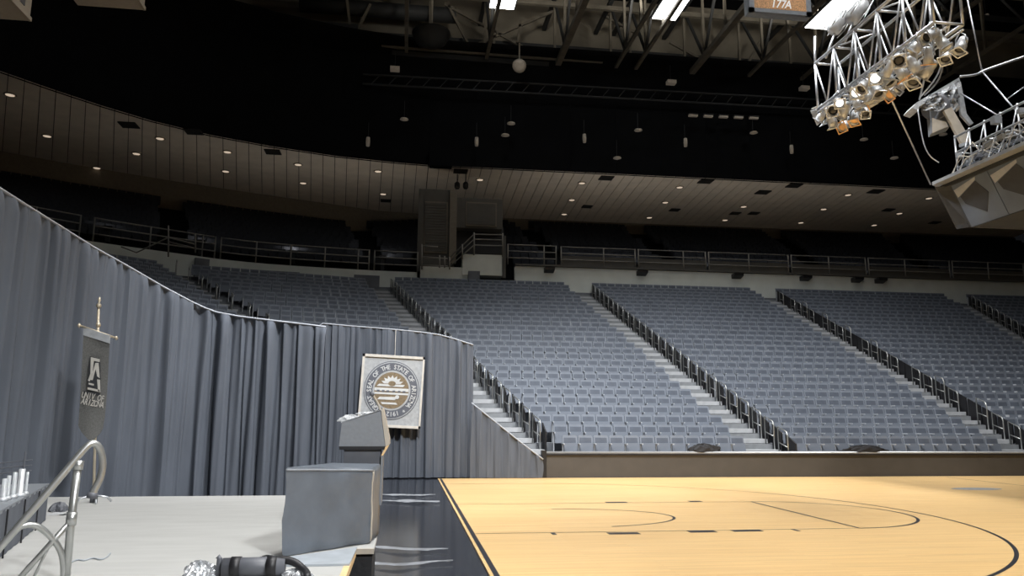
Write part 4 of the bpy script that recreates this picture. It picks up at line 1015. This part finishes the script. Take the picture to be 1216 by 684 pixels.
MB().extr([(CX+.1, CY+.05, 7.36), SK(3.75, 0), SK(3.75, 1), (CX+.75, CY+.25, 6.35)], (.02, .02, 0)).build('scrim_end', SKIRTD, t)
MB().prism([(CX+.77, 3.75), (18.3, 3.75), (18.3, -3), (CX+.77, -3)], 6.26, 6.32).build('underside', BEAMD, t)
MB().extr([(CX+.25, CY-.05, 7.4), (18.5, CY-.05, 7.4), (18.5, 3.8, 6.3), (CX+.75, 3.8, 6.3)], (0, .03, 0)).build('scrim_back', SKIRTD, t)
rr = random.Random(8)
for z in (7.75, 8.15, 8.55):
    MB().path([(CX+.5, CY-.3, z), (CX+.5, -3, z)], .03, 6).build('pipe', ALU, t, True)
    MB().path([(CX+1.3, CY-.3, z), (CX+1.3, -3, z)], .03, 6).build('pipe', ALU, t, True)
for j in range(14):
    y = CY-.3-j*.5; MB().path([(CX+.5, y, 7.42), (CX+.5, y, 8.6)], .025, 6).build('upright', ALU, t, True)
    MB().path([(CX+.5, y, 7.45), (CX+.5, y-.5, 8.55)], .018, 5).build('diagonal', ALU, t, True)
    MB().path([(CX+.5, y, 8.15), (CX+1.3, y, 8.15)], .02, 5).build('cross_pipe', ALU, t, True)
for j in range(44):
    y = CY-.2-rr.random()*4.5; x = CX+.28+rr.random()*.35; z = 7.46+rr.random()*.9
    s_ = rr.uniform(.06, .2); MB().box((x, y, z), (s_, s_*rr.uniform(.8, 2.2), s_*rr.uniform(.4, 1.1)), rr.uniform(-.5, .5)).build('fitting', rr.choice([ALUW, LECT, LECTD, BEAM, ALU]), t)
for j in range(16):
    y = CY-.1-rr.random()*2.4; x = CX+.15+rr.random()*.2; z = 7.5
    MB().path([(x, y, z), (x+.1, y-.15, z+rr.uniform(.1, .5)), (x+.2, y-.6, z+rr.uniform(.2, .7)), (x+.3, y-.9, z+.1)], .014, 5).build('loose_cable', rr.choice([ALU, LECT, BEIGE]), t, True)
# hoist bracket with horn speaker
p = ony(1112, 128, CY+.1)
t = thing('bracket_speaker', p, 'round horn speaker on a foil-wrapped bracket at the frame corner', 'speaker')
def FP(px, py, y=CY+.1): return ony(px, py, y)
q = Vector((-.75, -.6, -.15)).to_track_quat('Z', 'Y').to_matrix()
MB().lathe([(.12, -.3), (.3, -.1), (.34, .1), (.30, .12), (.12, .0)], p, 20, q).build('horn', LECTD, t, True)
MB().extr([FP(1103, 112), FP(1128, 118), FP(1128, 150), FP(1107, 157)], (.15, .35, 0)).build('box', LECT, t)
MB().extr([FP(1107, 140, CY-.1), FP(1124, 145, CY-.1), FP(1126, 150, CY-.1), FP(1107, 158, CY-.1)], (.02, .03, 0)).build('lower_flap', BEIGE, t)
MB().extr([FP(1121, 131, CY-.2), FP(1130, 127, CY-.2), FP(1154, 168, CY-.2), FP(1143, 172, CY-.2)], (.05, .12, 0)).build('strut_board', BEIGE, t)
MB().extr([FP(1083, 128), FP(1091, 131), FP(1091, 127), FP(1140, 96), FP(1139, 92), FP(1088, 122)], (.1, .5, 0)).build('bracket_arm', ALUW, t)
rows = []
for i in range(9):
    f = i/8; row = []
    for j in range(9):
        g_ = j/8; px = 1098+40*f+3*math.sin(j*2.1); py = 117-20*f+(14+22*f)*g_
        row.append(tuple(FP(px, py, CY-.05+.10*math.sin(i*1.9+j*1.3)-.05*g_)))
    rows.append(row)
MB().grid(rows).build('foil_wrap', FOIL, t)
MB().extr([FP(1136, 95), FP(1141, 97), FP(1148, 135), FP(1156, 146), FP(1152, 148), FP(1141, 136)], (.04, .1, 0)).build('hook_arm', ALUW, t)
# cables
def cable(pts, r, label, M=ALU, grp=None):
    P = [ony(x, y, Y) for x, y, Y in pts]; P = smooth_poly(P, 2) if len(P) > 2 else P
    tag(MB().path(P, r, 6).build('rigging_cable', M, org=tuple(P[0]), smooth=True), label, 'cable', grp)
cable([(1052, 104, 1.3), (1105, 219, CY)], .018, 'straight taut cable from the lamp truss down to the frame lip')
cable([(1148, -5, 4.0), (1166, 84, 4.0)], .022, 'steel cable falling from the roof to the spreader arm')
cable([(1166.5, 85, 4.0), (1206, 131, 2.5)], .020, 'steel cable from the spreader arm down to the frame')
cable([(1140, 91, CY+.1), (1160, 89, CY), (1167, 84, CY), (1220, 66, 3.5)], .032, 'pale spreader arm tube reaching out from the bracket')
cable([(1141, 111, CY), (1190, 140, 2.8)], .018, 'thin cable from the foil bracket to the frame pipework')
cable([(1194, 119, 3.6), (1220, 101, 3.4)], .016, 'thin short cable stay rising off the frame')
cable([(1122, 45, 1.0), (1118, 80, 2.2), (1108, 98, 3.4), (1092, 116, CY)], .02, 'slack cable loop from the truss end to the bracket', ALU, None)
cable([(1120, 47, 1.0), (1120, 82, 2.2), (1112, 100, 3.4), (1098, 113, CY)], .02, 'second slack cable loop beside it from truss end to bracket', LECT, None)
cable([(1105, 60, 1.2), (1098, 92, 2.6), (1092, 118, CY)], .022, 'pale straight cable from the lamp row to the bracket arm')
cable([(1090, 130, CY), (1096, 170, CY), (1104, 186, CY), (1115, 193, CY)], .016, 'drooping cable from the bracket tip to the frame lip')

# ================================================================== ORANGE DISPLAY, HUNG BOXES
DY = 12.0
p = ony(925, 8, DY); t = thing('display_board', (p[0], DY, 16.5), 'orange display board in a grey box hanging beside the bright ceiling panel', 'display')
a = ony(889.5, 15.5, DY); b = ony(963, 18, DY); x0, x1, zb = a[0], b[0], (a[2]+b[2])/2
MB().box(((x0+x1)/2, DY+.2, zb+.95), (x1-x0, .36, 1.9)).build('box', SIGNBOX, t)
for (xx, zz, w_, h_) in (((x0+x1)/2, zb+.08, x1-x0, .16), ((x0+x1)/2, zb+1.82, x1-x0, .16), (x0+.1, zb+.95, .2, 1.9), (x1-.1, zb+.95, .2, 1.9)):
    MB().box((xx, DY, zz), (w_, .10, h_)).build('frame', SIGNBOX, t)
scr = MB().box(((x0+x1)/2, DY-.02, zb+.95), (x1-x0-.4, .06, 1.6)).build('screen', ORANGE, t)
tx = MB(); put_text(tx, '177A', ((x0+x1)/2, DY-.06, zb+.22), (1, 0, 0), (0, 0, 1), .46, .42, shear=.25, gw=.85); tx.build('digits', WHITELET, scr)
for xx in (x0+.2, x1-.2): MB().path([(xx, DY+.2, zb+1.9), (xx, DY+.2, 23.6)], .02, 5).build('hanger', BEAM, t)
def hungbox(px, py, Y, label, hgt, slots, ln, wd):
    c = ony(px, py, Y); t = thing('hung_speaker_box', c, label, 'speaker')
    MB().box((c[0]-wd/2, Y-ln/2, c[2]+hgt/2), (wd, ln, hgt)).build('shell', BEIGEBOX, t)
    MB().box((c[0]+.01, Y-ln/2, c[2]+.05), (.06, ln+.04, .10)).build('bottom_trim', BEIGEBOX, t)
    for j in range(slots):
        MB().box((c[0]+.004, Y-.42-j*.52, c[2]+hgt/2+.1), (.02, .22, hgt-.25)).build('grille_slot', LECTD, t)
    MB().path([(c[0]-wd/2, Y-ln/2, c[2]+hgt), (c[0]-wd/2, Y-ln/2, 31.1)], .02, 5).build('hanger', BEAM, t)
hungbox(35, 25, 6.0, 'beige slotted speaker box hanging at the dark edge of the roof', 1.5, 5, 3.0, 2.0)
hungbox(171, 12, 9.0, 'plain beige box hanging further along the dark roof edge', 1.3, 0, 2.6, 1.8)
for o in bpy.data.objects:
    if '_o' in o: del o['_o']
